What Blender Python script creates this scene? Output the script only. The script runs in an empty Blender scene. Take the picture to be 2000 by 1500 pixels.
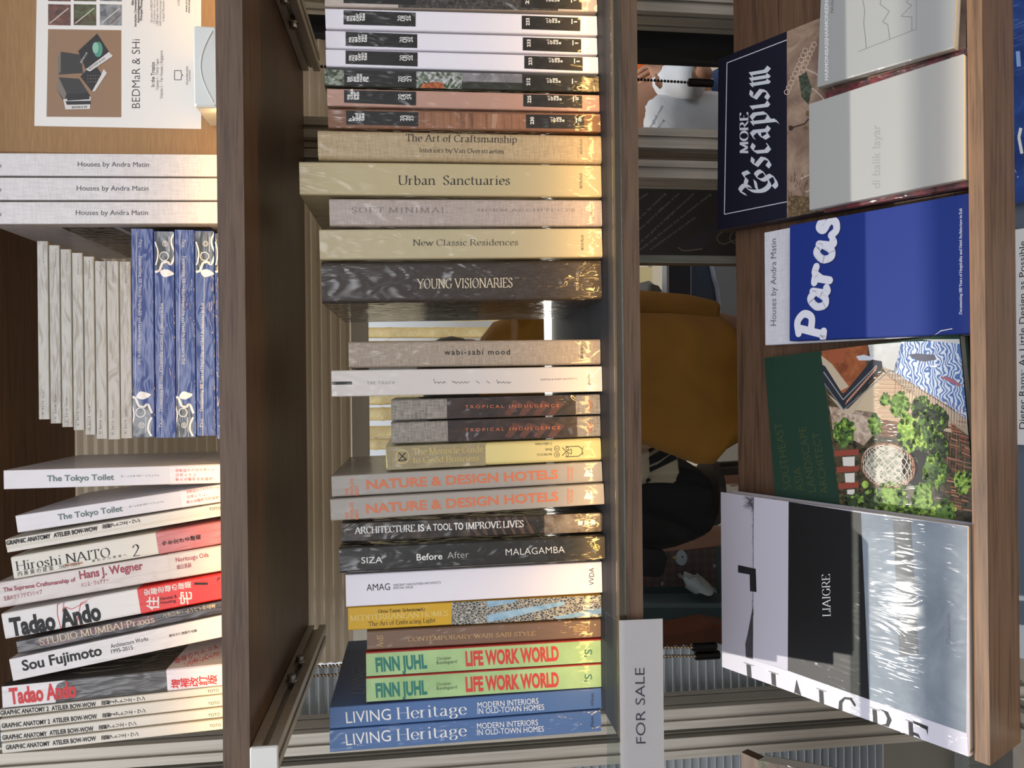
import bpy, math, random
from mathutils import Vector as V, Matrix as M
S = bpy.context.scene
COL = S.collection
RND = random.Random(11)
# ------------------------------------------------------------------ camera
FPX, PITCH, ROLL = 1450.0, math.radians(7.0), math.radians(0.6)
EYE = V((0, -0.92, 1.35))
FWD = V((0, math.cos(PITCH), -math.sin(PITCH)))
UPV = V((0, math.sin(PITCH), math.cos(PITCH)))
_cx, _cy = -UPV, V((1, 0, 0))
CX = _cx * math.cos(ROLL) - _cy * math.sin(ROLL)
CY = _cy * math.cos(ROLL) + _cx * math.sin(ROLL)
cam_data = bpy.data.cameras.new('camera')
cam_data.sensor_width = 36
cam_data.lens = 36 * FPX / 2000
cam_data.clip_start = 0.02
cam = bpy.data.objects.new('camera', cam_data)
COL.objects.link(cam)
_m = M((CX, CY, -FWD)).transposed().to_4x4()
_m.translation = EYE
cam.matrix_world = _m
S.camera = cam
# ------------------------------------------------------------------ world, sun, exposure
S.view_settings.view_transform = 'Standard'
S.view_settings.look = 'None'
S.view_settings.gamma = 1
S.view_settings.use_curve_mapping = False
S.view_settings.exposure = -0.14
SKY_GAIN = 1.0
W = bpy.data.worlds.new('sky')
S.world = W
W.use_nodes = True
wt = W.node_tree
wt.nodes.clear()
wo = wt.nodes.new('ShaderNodeOutputWorld')
wb = wt.nodes.new('ShaderNodeBackground')
wtc = wt.nodes.new('ShaderNodeTexCoord')
wsx = wt.nodes.new('ShaderNodeSeparateXYZ')
def wmath(op, a, b, clamp=False):
    n = wt.nodes.new('ShaderNodeMath'); n.operation = op; n.use_clamp = clamp
    for k, q in enumerate((a, b)):
        if isinstance(q, (int, float)):
            n.inputs[k].default_value = q
        else:
            wt.links.new(q, n.inputs[k])
    return n.outputs[0]
wt.links.new(wtc.outputs['Generated'], wsx.inputs[0])
wr = wt.nodes.new('ShaderNodeValToRGB')
for i, (p, c) in enumerate([(0.0, (.34, .30, .26)), (.47, (.46, .43, .40)), (.53, (.86, .87, .92)), (.72, (.98, .98, 1.02)), (1.0, (.66, .76, .96))]):
    e = wr.color_ramp.elements[i] if i < 2 else wr.color_ramp.elements.new(p)
    e.position = p; e.color = (*c, 1)
wt.links.new(wmath('MULTIPLY_ADD', wsx.outputs[2], .5), wr.inputs[0])
wr.inputs[0].links[0].from_node.inputs[2].default_value = .5
# bright lobe in the front sky, shaped for wrap highlights and spine light
wdot = wmath('ADD', wmath('MULTIPLY', wsx.outputs[1], -.83), wmath('MULTIPLY', wsx.outputs[2], .56))
glow = wmath('POWER', wmath('MULTIPLY', wmath('SUBTRACT', wdot, .83), 5.9, True), 1.3)
back = wmath('MULTIPLY_ADD', wsx.outputs[1], 1.2, True)
back.node.inputs[2].default_value = .5
base = wmath('MULTIPLY_ADD', back, .55); base.node.inputs[2].default_value = .27
wb.inputs[1].default_value = 1.0
wt.links.new(wr.outputs[0], wb.inputs[0])
wt.links.new(wmath('MULTIPLY', wmath('ADD', base, wmath('MULTIPLY', glow, 5.5)), SKY_GAIN), wb.inputs[1])
wt.links.new(wb.outputs[0], wo.inputs[0])
sun = bpy.data.lights.new('sun', 'SUN')
sun.energy = 2.25; sun.angle = math.radians(0.6); sun.color = (1, .95, .86)
suno = bpy.data.objects.new('sun', sun); COL.objects.link(suno)
suno.rotation_euler = V((.27, .085, -1)).to_track_quat('-Z', 'Y').to_euler()

# ------------------------------------------------------------------ rays from picture points to planes of the place
def ray(px, py):
    return FWD + CX * ((px - 1000) / FPX) + CY * ((750 - py) / FPX)
def hit(p, P0, N):
    d = ray(*p)
    return EYE + d * ((P0 - EYE).dot(N) / d.dot(N))
def atY(px, py, Y):
    return hit((px, py), V((0, Y, 0)), V((0, 1, 0)))

# ------------------------------------------------------------------ materials
def lin(c):
    return tuple((x / 255 / 12.92 if x <= 10 else ((x / 255 + .055) / 1.055) ** 2.4) for x in c)
_MC = {}
def nd(t, k, **kw):
    n = t.nodes.new('ShaderNode' + k)
    for a, b in kw.items():
        if a.startswith('i_'):
            n.inputs[a[2:].replace('_', ' ')].default_value = b
        else:
            setattr(n, a, b)
    return n
def coords(t, scale, rnd=True, rot=(0, 0, 0)):
    tc = nd(t, 'TexCoord'); mp = nd(t, 'Mapping')
    mp.inputs['Scale'].default_value = scale
    mp.inputs['Rotation'].default_value = rot
    t.links.new(tc.outputs['Object'], mp.inputs['Vector'])
    if rnd:
        oi = nd(t, 'ObjectInfo'); mm = nd(t, 'Math', operation='MULTIPLY'); mm.inputs[1].default_value = 37.0
        t.links.new(oi.outputs['Random'], mm.inputs[0]); t.links.new(mm.outputs[0], mp.inputs['Location'])
    return mp.outputs[0]
def noise(t, vec, scale, detail=4, rough=.55, dist=0, typ=None):
    n = nd(t, 'TexNoise')
    if typ:
        n.noise_type = typ
    n.inputs['Scale'].default_value = scale; n.inputs['Detail'].default_value = detail
    n.inputs['Roughness'].default_value = rough; n.inputs['Distortion'].default_value = dist
    t.links.new(vec, n.inputs['Vector'])
    return n.outputs['Fac']
def ramp(t, fac, stops, const=False):
    r = nd(t, 'ValToRGB')
    if const:
        r.color_ramp.interpolation = 'CONSTANT'
    for i, (p, c) in enumerate(stops):
        e = r.color_ramp.elements[i] if i < 2 else r.color_ramp.elements.new(p)
        e.position = p
        e.color = (*(lin(c) if isinstance(c, tuple) else (c, c, c)), 1)
    t.links.new(fac, r.inputs[0])
    return r.outputs[0]
def bump(t, h, strength, dist=.002, prev=None):
    b = nd(t, 'Bump'); b.inputs['Strength'].default_value = strength; b.inputs['Distance'].default_value = dist
    t.links.new(h, b.inputs['Height'])
    if prev:
        t.links.new(prev, b.inputs['Normal'])
    return b.outputs[0]
def mat(c, rough=.5, wrap=0.0, kind=None, metal=0.0, c2=None, em=0.0, trans=0.0, sc=1.0):
    key = (c, rough, wrap, kind, metal, c2, em, trans, sc)
    if key in _MC:
        return _MC[key]
    m = bpy.data.materials.new('%s_%d' % (kind or ('wrapped' if wrap else 'surface'), len(_MC)))
    _MC[key] = m
    m.use_nodes = True
    t = m.node_tree
    b = t.nodes['Principled BSDF']
    b.inputs['Base Color'].default_value = (*lin(c), 1)
    b.inputs['Roughness'].default_value = rough
    b.inputs['Metallic'].default_value = metal
    if em:
        b.inputs['Emission Color'].default_value = (*lin(c), 1)
        b.inputs['Emission Strength'].default_value = em
    L = t.links.new
    d2 = c2 or tuple(int(x * .72) for x in c)
    if kind == 'linen':
        v = coords(t, (1, 1, 1))
        w = []
        for sx in ((1500 * sc, 60, 90), (60, 60, 1300 * sc)):
            mp = nd(t, 'Mapping'); mp.inputs['Scale'].default_value = sx; L(v, mp.inputs[0])
            w.append(noise(t, mp.outputs[0], 1.0, 2))
        ad = nd(t, 'Math', operation='ADD'); L(w[0], ad.inputs[0]); L(w[1], ad.inputs[1])
        hf = nd(t, 'Math', operation='MULTIPLY'); hf.inputs[1].default_value = .5; L(ad.outputs[0], hf.inputs[0])
        L(ramp(t, hf.outputs[0], [(.35, d2), (.62, c)]), b.inputs['Base Color'])
        L(bump(t, hf.outputs[0], .35, .0006), b.inputs['Normal'])
    elif kind == 'wood':
        v = coords(t, (2.2, 38, 38), False)
        n1 = noise(t, v, 2.4 * sc, 6, .62, .6)
        v2 = coords(t, (14, 420, 420), False)
        n2 = noise(t, v2, 1.0, 3)
        mx = nd(t, 'Math', operation='MULTIPLY_ADD'); mx.inputs[1].default_value = .45; L(n2, mx.inputs[0])
        ml = nd(t, 'Math', operation='MULTIPLY'); ml.inputs[1].default_value = .6; L(n1, ml.inputs[0]); L(ml.outputs[0], mx.inputs[2])
        L(ramp(t, mx.outputs[0], [(.36, d2), (.52, c), (.72, tuple(min(255, int(x * 1.16)) for x in c))]), b.inputs['Base Color'])
        L(bump(t, mx.outputs[0], .25, .0005), b.inputs['Normal'])
    elif kind == 'metal':
        v = coords(t, (220, 220, 5), False)
        n1 = noise(t, v, 1.0, 3)
        L(ramp(t, n1, [(.3, d2), (.7, c)]), b.inputs['Base Color'])
        L(ramp(t, n1, [(.3, rough * .8), (.7, rough * 1.2)]), b.inputs['Roughness'])
    elif kind == 'pages':
        v = coords(t, (900, 900, 30))
        L(ramp(t, noise(t, v, 1.0, 2), [(.3, d2), (.7, c)]), b.inputs['Base Color'])
    elif kind == 'cloth':
        v = coords(t, (1, 1, 1), False)
        n1 = noise(t, v, 9 * sc, 3, .5, .4)
        n2 = noise(t, v, 420, 2)
        L(ramp(t, n1, [(.3, d2), (.7, c)]), b.inputs['Base Color'])
        L(bump(t, n2, .25, .001, bump(t, n1, .6, .02)), b.inputs['Normal'])
    elif kind in ('photo', 'leaf', 'speck'):
        v = coords(t, (1, 1, 1))
        if kind == 'leaf':
            vo = nd(t, 'TexVoronoi'); vo.inputs['Scale'].default_value = 260 * sc; L(v, vo.inputs['Vector'])
            n1 = noise(t, v, 55 * sc, 5)
            mx = nd(t, 'Math', operation='MULTIPLY_ADD'); mx.inputs[1].default_value = .45
            L(vo.outputs['Color'], mx.inputs[0])
            sb = nd(t, 'Math', operation='MULTIPLY'); sb.inputs[1].default_value = .6; L(n1, sb.inputs[0]); L(sb.outputs[0], mx.inputs[2])
            f = mx.outputs[0]
        else:
            f = noise(t, v, (45 if kind == 'photo' else 230) * sc, 7, .62, .8)
        L(ramp(t, f, [(.36, d2), (.5, tuple((a + e) // 2 for a, e in zip(c, d2))), (.64, c)]), b.inputs['Base Color'])
    elif kind == 'waves':
        v = coords(t, (1, 1, 1), False)
        wv = nd(t, 'TexWave'); wv.wave_type = 'RINGS'; wv.inputs['Scale'].default_value = 70 * sc
        wv.inputs['Distortion'].default_value = 14; wv.inputs['Detail'].default_value = 1; wv.inputs['Detail Scale'].default_value = 1.2
        L(v, wv.inputs['Vector'])
        L(ramp(t, wv.outputs['Fac'], [(.38, d2), (.55, c)]), b.inputs['Base Color'])
    elif kind == 'pebble':
        v = coords(t, (700, 700, 420))
        vo = nd(t, 'TexVoronoi', feature='DISTANCE_TO_EDGE'); vo.inputs['Scale'].default_value = .55 * sc; L(v, vo.inputs['Vector'])
        L(ramp(t, vo.outputs['Distance'], [(.05, c), (.16, d2)]), b.inputs['Base Color'])
    elif kind == 'plaid':
        v = coords(t, (1, 1, 1), False)
        acc = None
        for ax in ('X', 'Z'):
            wv = nd(t, 'TexWave', bands_direction=ax); wv.inputs['Scale'].default_value = 9; L(v, wv.inputs['Vector'])
            if acc is None:
                acc = wv.outputs['Fac']
            else:
                ad = nd(t, 'Math', operation='ADD'); L(acc, ad.inputs[0]); L(wv.outputs['Fac'], ad.inputs[1]); acc = ad.outputs[0]
        hf = nd(t, 'Math', operation='MULTIPLY'); hf.inputs[1].default_value = .5; L(acc, hf.inputs[0])
        L(ramp(t, hf.outputs[0], [(.2, d2), (.9, c)]), b.inputs['Base Color'])
    elif kind == 'kraft':
        v = coords(t, (5, 60, 60), False)
        L(ramp(t, noise(t, v, 6, 4), [(.3, d2), (.7, c)]), b.inputs['Base Color'])
    if wrap:
        b.inputs['Coat Weight'].default_value = min(1.0, wrap)
        b.inputs['Coat Roughness'].default_value = .075
        b.inputs['Coat IOR'].default_value = 1.6
        v = coords(t, (1, 1, .42), True, (.35, .5, 0))
        r1 = noise(t, v, 52, 3, .5, 1.2, 'RIDGED_MULTIFRACTAL')
        v3 = coords(t, (1.6, 1, .22), True, (0, .7, 0))
        r2 = noise(t, v3, 150, 2, .5, .6, 'RIDGED_MULTIFRACTAL')
        v4 = coords(t, (1, 1, .5))
        msk = ramp(t, noise(t, v4, 16, 2), [(.42, 0.0), (.66, 1.0)])
        mu = nd(t, 'Math', operation='MULTIPLY'); L(r2, mu.inputs[0]); L(msk, mu.inputs[1])
        ma = nd(t, 'Math', operation='MULTIPLY_ADD'); ma.inputs[1].default_value = 1.1; L(mu.outputs[0], ma.inputs[0]); L(r1, ma.inputs[2])
        L(bump(t, ma.outputs[0], min(1.0, .95 * wrap), .006), b.inputs['Coat Normal'])
    return m
def clear(c=(240, 245, 245), gloss=.06, rough=.03, ior=1.3):
    key = ('clear', c, gloss, rough, ior)
    if key in _MC:
        return _MC[key]
    m = bpy.data.materials.new('clear_sheet'); _MC[key] = m
    m.use_nodes = True; t = m.node_tree; t.nodes.clear()
    o = nd(t, 'OutputMaterial'); mx = nd(t, 'MixShader'); tr = nd(t, 'BsdfTransparent'); gl = nd(t, 'BsdfGlossy'); fr = nd(t, 'Fresnel')
    tr.inputs[0].default_value = (*lin(c), 1); gl.inputs['Roughness'].default_value = rough
    fr.inputs[0].default_value = ior
    mm = nd(t, 'Math', operation='ADD'); mm.inputs[1].default_value = gloss
    t.links.new(fr.outputs[0], mm.inputs[0]); t.links.new(mm.outputs[0], mx.inputs[0])
    t.links.new(tr.outputs[0], mx.inputs[1]); t.links.new(gl.outputs[0], mx.inputs[2]); t.links.new(mx.outputs[0], o.inputs[0])
    return m

# ------------------------------------------------------------------ mesh collector
class MB:
    def __init__(s):
        s.v, s.f, s.m, s.mats = [], [], [], []
    def mi(s, m):
        if m not in s.mats:
            s.mats.append(m)
        return s.mats.index(m)
    def poly(s, pts, m):
        b = len(s.v); s.v += [tuple(p) for p in pts]
        s.f.append(tuple(range(b, b + len(pts)))); s.m.append(s.mi(m))
    def mesh(s, pts, faces, m):
        b = len(s.v); s.v += [tuple(p) for p in pts]; k = s.mi(m)
        for f in faces:
            s.f.append(tuple(i + b for i in f)); s.m.append(k)
    def box(s, a, c, m, X=None, bev=0.0):
        if bev:
            x0, y0, z0 = a; x1, y1, z1 = c
            o = [(x0 + bev, z0), (x1 - bev, z0), (x1, z0 + bev), (x1, z1 - bev), (x1 - bev, z1), (x0 + bev, z1), (x0, z1 - bev), (x0, z0 + bev)]
            i = [(x0 + 2 * bev, z0 + bev), (x1 - 2 * bev, z0 + bev), (x1 - bev, z0 + 2 * bev), (x1 - bev, z1 - 2 * bev), (x1 - 2 * bev, z1 - bev), (x0 + 2 * bev, z1 - bev), (x0 + bev, z1 - 2 * bev), (x0 + bev, z0 + 2 * bev)]
            rings = [[V((p[0], y0, p[1])) for p in i], [V((p[0], y0 + bev, p[1])) for p in o], [V((p[0], y1 - bev, p[1])) for p in o], [V((p[0], y1, p[1])) for p in i]]
            if X:
                rings = [[X @ p for p in r] for r in rings]
            s.loft(rings, m)
            return
        p = [V((x, y, z)) for z in (a[2], c[2]) for y in (a[1], c[1]) for x in (a[0], c[0])]
        if X:
            p = [X @ q for q in p]
        s.mesh(p, [(0, 2, 3, 1), (4, 5, 7, 6), (0, 1, 5, 4), (2, 6, 7, 3), (0, 4, 6, 2), (1, 3, 7, 5)], m)
    def prism(s, poly, z0, z1, m):          # polygon in local x, y pulled along z
        n = len(poly)
        p = [V((x, y, z0)) for x, y in poly] + [V((x, y, z1)) for x, y in poly]
        s.mesh(p, [tuple(range(n - 1, -1, -1)), tuple(range(n, 2 * n))] + [(i, (i + 1) % n, n + (i + 1) % n, n + i) for i in range(n)], m)
    def loft(s, rings, m, cap=True):
        n = len(rings[0]); p = [q for r in rings for q in r]; f = []
        for k in range(len(rings) - 1):
            for i in range(n):
                j = (i + 1) % n
                f.append((k * n + i, k * n + j, (k + 1) * n + j, (k + 1) * n + i))
        if cap:
            f += [tuple(range(n - 1, -1, -1)), tuple(range((len(rings) - 1) * n, len(rings) * n))]
        s.mesh(p, f, m)
    def tube(s, pts, r, m, n=10):
        pts = [V(p) for p in pts]; rings = []
        for i, p in enumerate(pts):
            d = (pts[min(i + 1, len(pts) - 1)] - pts[max(i - 1, 0)]).normalized()
            a = d.orthogonal().normalized() if i == 0 else (a - d * a.dot(d)).normalized()
            b = d.cross(a); rr = r[i] if isinstance(r, (list, tuple)) else r
            rings.append([p + (a * math.cos(2 * math.pi * k / n) + b * math.sin(2 * math.pi * k / n)) * rr for k in range(n)])
        s.loft(rings, m)
    def ball(s, c, r, m, n=10, sq=(1, 1, 1)):
        rings = []
        for i in range(1, n // 2 + 1):
            a = math.pi * i / (n // 2 + 1)
            rings.append([V(c) + V((math.sin(a) * math.cos(2 * math.pi * k / n) * sq[0], math.sin(a) * math.sin(2 * math.pi * k / n) * sq[1], math.cos(a) * sq[2])) * r for k in range(n)])
        s.loft(rings, m)
    def build(s, name, parent=None, smooth=False, X=None):
        me = bpy.data.meshes.new(name)
        me.from_pydata(s.v, [], s.f)
        for m in s.mats:
            me.materials.append(m)
        me.polygons.foreach_set('material_index', s.m)
        me.update()
        o = bpy.data.objects.new(name, me); COL.objects.link(o)
        if parent:
            o.parent = parent
        if X:
            o.matrix_world = X
        if smooth:
            me.polygons.foreach_set('use_smooth', [True] * len(s.f))
        return o
def tag(o, label, cat, group=None, kind=None):
    if label:
        o['label'] = label
    if cat:
        o['category'] = cat
    if group:
        o['group'] = group
    if kind:
        o['kind'] = kind
    return o
def thing(name, label, cat, X, group=None, kind=None):
    o = bpy.data.objects.new(name, None); COL.objects.link(o)
    o.empty_display_size = .05
    o.matrix_world = X if isinstance(X, M) else M.Translation(X)
    return tag(o, label, cat, group, kind)

# ------------------------------------------------------------------ lettering
GL = {}
def G(ch, w, s):
    GL[ch] = (w, s)
_P = "1,0s 1,7s;~1,7 3.8,7 4.9,5.2 3.8,3.4 1,3.3"
_C = "~5.8,5.4 4.9,6.7 3.3,7 1.2,5.8 .6,3.5 1.3,1.1 3.4,0 5,.4 6,1.8"
for a in [("A", 7, ".4,0s 3.4,7;3.4,7 6.4,0s;1.6,2.5 5.2,2.5"), ("B", 5.6, "1,0s 1,7s;~1,7 3.6,7 4.6,5.4 3.4,3.8 1,3.7;~1,3.7 4,3.6 5.1,1.9 3.8,0 1,0"),
          ("C", 6.4, _C), ("D", 6.8, "1,0s 1,7s;~1,7 3.6,6.9 5.9,5.5 6.3,3.5 5.8,1.4 3.6,.1 1,0"), ("E", 5.4, "1,0s 1,7s;1,7 4.8,7 4.8,5.8;1,3.6 3.8,3.6;1,0 5,0 5,1.3"),
          ("F", 5.2, "1,0s 1,7s;1,7 4.8,7 4.8,5.8;1,3.6 3.8,3.6"), ("G", 6.8, _C + ";5.8,3s 5.8,.6"), ("H", 7, "1,0s 1,7s;6,0s 6,7s;1,3.6 6,3.6"), ("I", 2.6, "1.3,0s 1.3,7s"),
          ("J", 3.4, "2.2,7s 2.2,1;~2.2,1 1.6,-.6 .6,-.8"), ("L", 5, "1,0s 1,7s;1,0 4.8,0 4.8,1.4"), ("M", 8.4, "1,0s 1.2,7s;1.2,7 4.2,.3;4.2,.3 7,7s;7,7 7.3,0s"),
          ("N", 7.2, "1,0s 1,7s;1,7 6.2,0;6.2,0 6.2,7s"), ("O", 7, "~3.5,7 1.4,6 .6,3.5 1.4,1 3.5,0 5.6,1 6.4,3.5 5.6,6 3.5,7"), ("P", 5.4, _P), ("R", 6.4, _P + ";3,3.3 6,0s"),
          ("S", 4.8, "~4.2,5.6 3.4,6.8 2,7 .8,5.8 1.3,4.4 3.4,3 4.2,1.6 3.2,.1 1.6,0 .5,1.5"), ("T", 6, "3,0s 3,7;.4,5.7 .4,7 5.6,7 5.6,5.7"),
          ("U", 7, "1,7s 1,2.2;~1,2.2 1.6,.5 3.5,0 5.2,.5 6,2.2;6,2.2 6,7s"), ("V", 6.8, ".4,7s 3.4,0;3.4,0 6.2,7s"), ("W", 9, ".4,7s 2.8,0;2.8,0 4.6,6.5;4.6,6.5 6.6,0;6.6,0 8.6,7s"),
          ("Y", 6.4, ".4,7s 3.2,3.4;3.2,3.4 6,7s;3.2,3.4 3.2,0s"), ("a", 4.7, "~1,3.9 2,4.6 3.2,4.2 3.4,3;3.4,3.2 3.4,.8;~3.4,.8 3.8,.1 4.5,.4;~3.4,2.7 1.6,2.2 .7,1.2 1.4,.1 2.6,.4 3.4,1.4"),
          ("b", 5, "1,0 1,7l;~1,3.6 2,4.5 3.4,4.4 4.4,2.4 3.4,.2 2,0 1,.6"), ("c", 4.2, "~3.8,3.6 2.8,4.6 1.4,4.1 .6,2.3 1.3,.5 2.6,0 3.9,.9"),
          ("d", 5.2, "4.2,7l 4.2,0s;~4.2,3.8 3,4.6 1.4,4 .7,2.2 1.4,.3 2.8,0 4.2,1"), ("e", 4.4, "~.8,2.6 4,2.6 3.5,4.1 2.3,4.6 1,3.8 .6,2.2 1.4,.4 2.6,0 4,.9"),
          ("f", 3.2, "1.4,0s 1.4,5.5;~1.4,5.5 1.9,6.8 3.2,6.7;.4,4.5 2.8,4.5"), ("g", 4.8, "~2.3,4.6 1,4 .9,2.8 2.3,2 3.6,2.7 3.6,4 2.3,4.6;3.4,4.3 4.6,4.6;~1.2,2.2 .8,1.2 3,.8 4.2,0 3.2,-1.6 1.2,-1.6 .6,-.5 1.6,.6"),
          ("h", 5.4, "1,0s 1,7l;~1,3.4 2.4,4.6 3.8,4.3 4.3,3;4.3,3.2 4.3,0s"), ("i", 2.4, "1.2,0s 1.2,4.6l;1.1,6.1 1.3,6.9"), ("k", 5.2, "1,0s 1,7l;1,2 4,4.6s;2,2.7 4.6,0s"),
          ("l", 2.4, "1.2,0s 1.2,7l"), ("m", 8, "1,0s 1,4.6l;~1,3.4 2.2,4.6 3.5,4.3 4,3;4,3.2 4,0s;~4,3.4 5.2,4.6 6.5,4.3 7,3;7,3.2 7,0s"),
          ("n", 5.4, "1,0s 1,4.6l;~1,3.4 2.4,4.6 3.8,4.3 4.3,3;4.3,3.2 4.3,0s"), ("o", 4.8, "~2.4,4.6 1,3.9 .6,2.3 1,.7 2.4,0 3.8,.7 4.2,2.3 3.8,3.9 2.4,4.6"),
          ("p", 5.2, "1,-2s 1,4.6l;~1,3.6 2.2,4.6 3.6,4.2 4.5,2.3 3.6,.3 2.2,0 1,.7"), ("r", 3.8, "1,0s 1,4.6l;~1,3.2 1.9,4.4 3.2,4.5"),
          ("s", 3.8, "~3.2,3.7 2.4,4.6 1.2,4.4 .8,3.5 1.8,2.6 3,1.8 3.2,.8 2.2,0 1.1,.1 .5,1.1"), ("t", 3.2, "~1.3,6 1.3,3 1.3,1 2,.1 3,.5;.3,4.5 2.8,4.5"),
          ("u", 5.4, "1,4.6l 1,1.4;~1,1.4 1.6,.1 3,.1 4.2,1.2;4.2,4.6l 4.2,0s"), ("v", 5, ".4,4.6s 2.5,0;2.5,0 4.6,4.6s"), ("w", 7.2, ".4,4.6s 2.2,0;2.2,0 3.6,4.4;3.6,4.4 5,0;5,0 6.8,4.6s"),
          ("x", 5, ".5,4.6s 4.5,0s;4.4,4.6s .6,0s"), ("y", 5, ".4,4.6s 2.6,0;4.6,4.6s 2.2,-1.4 .8,-1.8"), ("z", 4.3, ".6,4.6 3.8,4.6;3.8,4.6 .6,0;.6,0 3.9,0"), ("2", 4.8, "~.8,5.4 1.6,6.9 3.2,6.9 4,5.2 2.8,3 .6,.2;.6,.2 4.4,.2"),
          ("0", 4.8, "~2.4,7 1,6 .6,3.5 1,1 2.4,0 3.8,1 4.2,3.5 3.8,6 2.4,7"), ("1", 3.4, "1.8,0s 1.8,7;.6,5.8 1.8,7"), ("3", 4.6, "~.8,6.2 2.2,7 3.8,5.8 2,3.8 4.1,2 2.4,0 .6,.8"),
          ("5", 4.6, "4,6.8 1.2,6.8 1,4;~1,4 3,4.3 4,2.4 2.4,0 .6,.8"), ("-", 3, ".5,2.5 2.5,2.5"), (":", 2.4, "1.2,.2 1.2,1;1.2,3.6 1.2,4.4"), ("&", 7, "~6,3.4 4.4,.8 2.4,0 .8,1.4 2,3.6 3.8,5.6 2.8,7 1.8,5.6 4,2 6.2,.2")]:
    G(*a)
BL = dict(s=(3.6, "3,4.4 1.6,4.7 .8,3.6 2.8,1.9 2.4,.6 1.2,0 .2,.7"), c=(3.5, "3.1,4.1 1.8,4.7 .8,3.8 .8,.9 1.8,0 3.1,.8"),
          a=(4.3, ".9,4 2.2,4.7 3,3.8 3,.6 3.9,0;3,2.6 1.6,2.5 .8,1.4 1.5,.2 3,1"), p=(4.2, ".1,4 1,4.7 1,-1.8 .2,-2.2;1,3.9 2.4,4.7 3.4,3.8 3.4,.9 2.2,0 1,.6"),
          i=(2.4, ".2,4 1,4.7 1,.6 1.7,0 2.3,.5"), m=(5.6, ".2,4 1,4.7 1,.2 1.5,-.2;1,3.8 2.6,4.7 2.6,.2 3.1,-.2;2.6,3.8 4.2,4.7 4.2,.6 5.2,-.3"),
          E=(7.2, "~4.6,6.2 2.5,6.6 1,5 1,2 2.6,.2 4.6,.8;1.4,3.6 3.9,4;~0,6.6 1,8.2 2.6,7 2.2,5.2;~4.4,6.2 5.8,7.2 6.6,5.6;~4.6,.8 6.6,2.2 5.4,3.8 4,2 5.2,-.4 3,-1.6 1.8,-.8"))
CB = dict(P=(5.6, "1.3,.2 1.9,6;~.9,6.1 3.2,6.7 4.9,5.4 4.4,3.5 2.2,3.2;.7,.2 1.9,.2"), a=(4.9, "~3.5,3.7 2.2,4.3 .9,2.6 1.4,.8 2.7,.9 3.6,2.6;3.8,4 3.6,1;~3.6,1 4.1,.6 4.7,.9"),
          r=(4.2, "1.2,.4 1.5,3.9;~1.5,2.6 2.4,4 3.7,3.9;.6,3.9 1.5,3.9"), s=(4.6, "~3.7,3.9 2.2,4.5 1.6,3.3 3.3,2.2 3.1,.8 1.6,.4 .6,1.4"))
def smooth_line(p, n=7):
    out = []
    q = [p[0] * 2 - p[1]] + p + [p[-1] * 2 - p[-2]]
    if (p[0] - p[-1]).length < 1e-6:
        q[0] = p[-2]; q[-1] = p[1]
    for i in range(1, len(q) - 2):
        a, b, c, d = q[i - 1:i + 3]
        for k in range(n):
            t = k / n
            out.append(.5 * ((2 * b) + (c - a) * t + (2 * a - 5 * b + 4 * c - d) * t * t + (3 * b - a - 3 * c + d) * t ** 3))
    return out + [p[-1]]
def nib_text(txt, font, thick, thin, ang, round_=False, serif=1.0, gap=.35):
    polys, x = [], 0.0
    ca, sa = math.cos(ang), math.sin(ang)
    for ch in txt:
        if ch == ' ':
            x += 2.6; continue
        w, st = font.get(ch, (3, ".5,0 2.5,0"))
        for s in st.split(';'):
            sm = s[0] == '~'
            pts, sf = [], []
            for tok in s.lstrip('~').split():
                k = tok[-1] if tok[-1] in 'sl' else ''
                a, b = tok.rstrip('sl').split(',')
                pts.append(V((float(a) + x, float(b)))); sf.append(k)
            for p, k in zip(pts, sf):
                if k and serif:
                    h = .2 * serif
                    y0 = p.y - (0 if p.y < 1 else 2 * h)
                    a0, a1 = (-1.05, 1.05) if k == 's' else (-1.05, thick * .4)
                    polys.append([(p.x + a0, y0), (p.x + a1, y0), (p.x + a1, y0 + 2 * h), (p.x + a0, y0 + 2 * h)])
            ln = smooth_line(pts) if sm else pts
            for i in range(len(ln) - 1):
                a, b = ln[i], ln[i + 1]
                d = b - a
                if d.length < 1e-6:
                    continue
                if round_:
                    n = V((-d.y, d.x)).normalized() * thick / 2
                    polys.append([tuple(a - n), tuple(b - n), tuple(b + n), tuple(a + n)])
                else:
                    n = V((ca, sa)) * thick / 2
                    t2 = V((-sa, ca)) * thin / 2
                    if abs(d.x * n.y - d.y * n.x) / d.length < thin / 2:
                        n = V((-d.y, d.x)).normalized() * thin / 2
                    polys.append([tuple(a - n), tuple(b - n), tuple(b + n), tuple(a + n)])
                    e = d.normalized() * .0
                    q = V((-d.y, d.x)).normalized() * thin / 2
                    polys.append([tuple(a - q), tuple(b - q), tuple(b + q), tuple(a + q)])
            if round_:
                for p in ln:
                    polys.append([(p.x + math.cos(k * math.pi / 6) * thick / 2, p.y + math.sin(k * math.pi / 6) * thick / 2) for k in range(12)])
        x += w + gap
    return polys, 7.0
_DG = None
_TC = {}
def font_text(txt, off=0.0, space=1.0):
    key = (txt, off, space)
    if key in _TC:
        return _TC[key]
    cu = bpy.data.curves.new('t', 'FONT')
    cu.body = txt; cu.size = 1; cu.resolution_u = 3; cu.offset = off; cu.space_character = space
    o = bpy.data.objects.new('t', cu); COL.objects.link(o)
    dg = bpy.context.evaluated_depsgraph_get(); dg.update()
    ev = o.evaluated_get(dg); me = ev.to_mesh()
    polys = [[(me.vertices[i].co.x, me.vertices[i].co.y) for i in p.vertices] for p in me.polygons]
    ev.to_mesh_clear()
    bpy.data.objects.remove(o); bpy.data.curves.remove(cu)
    _TC[key] = (polys, .685)
    return _TC[key]
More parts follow.
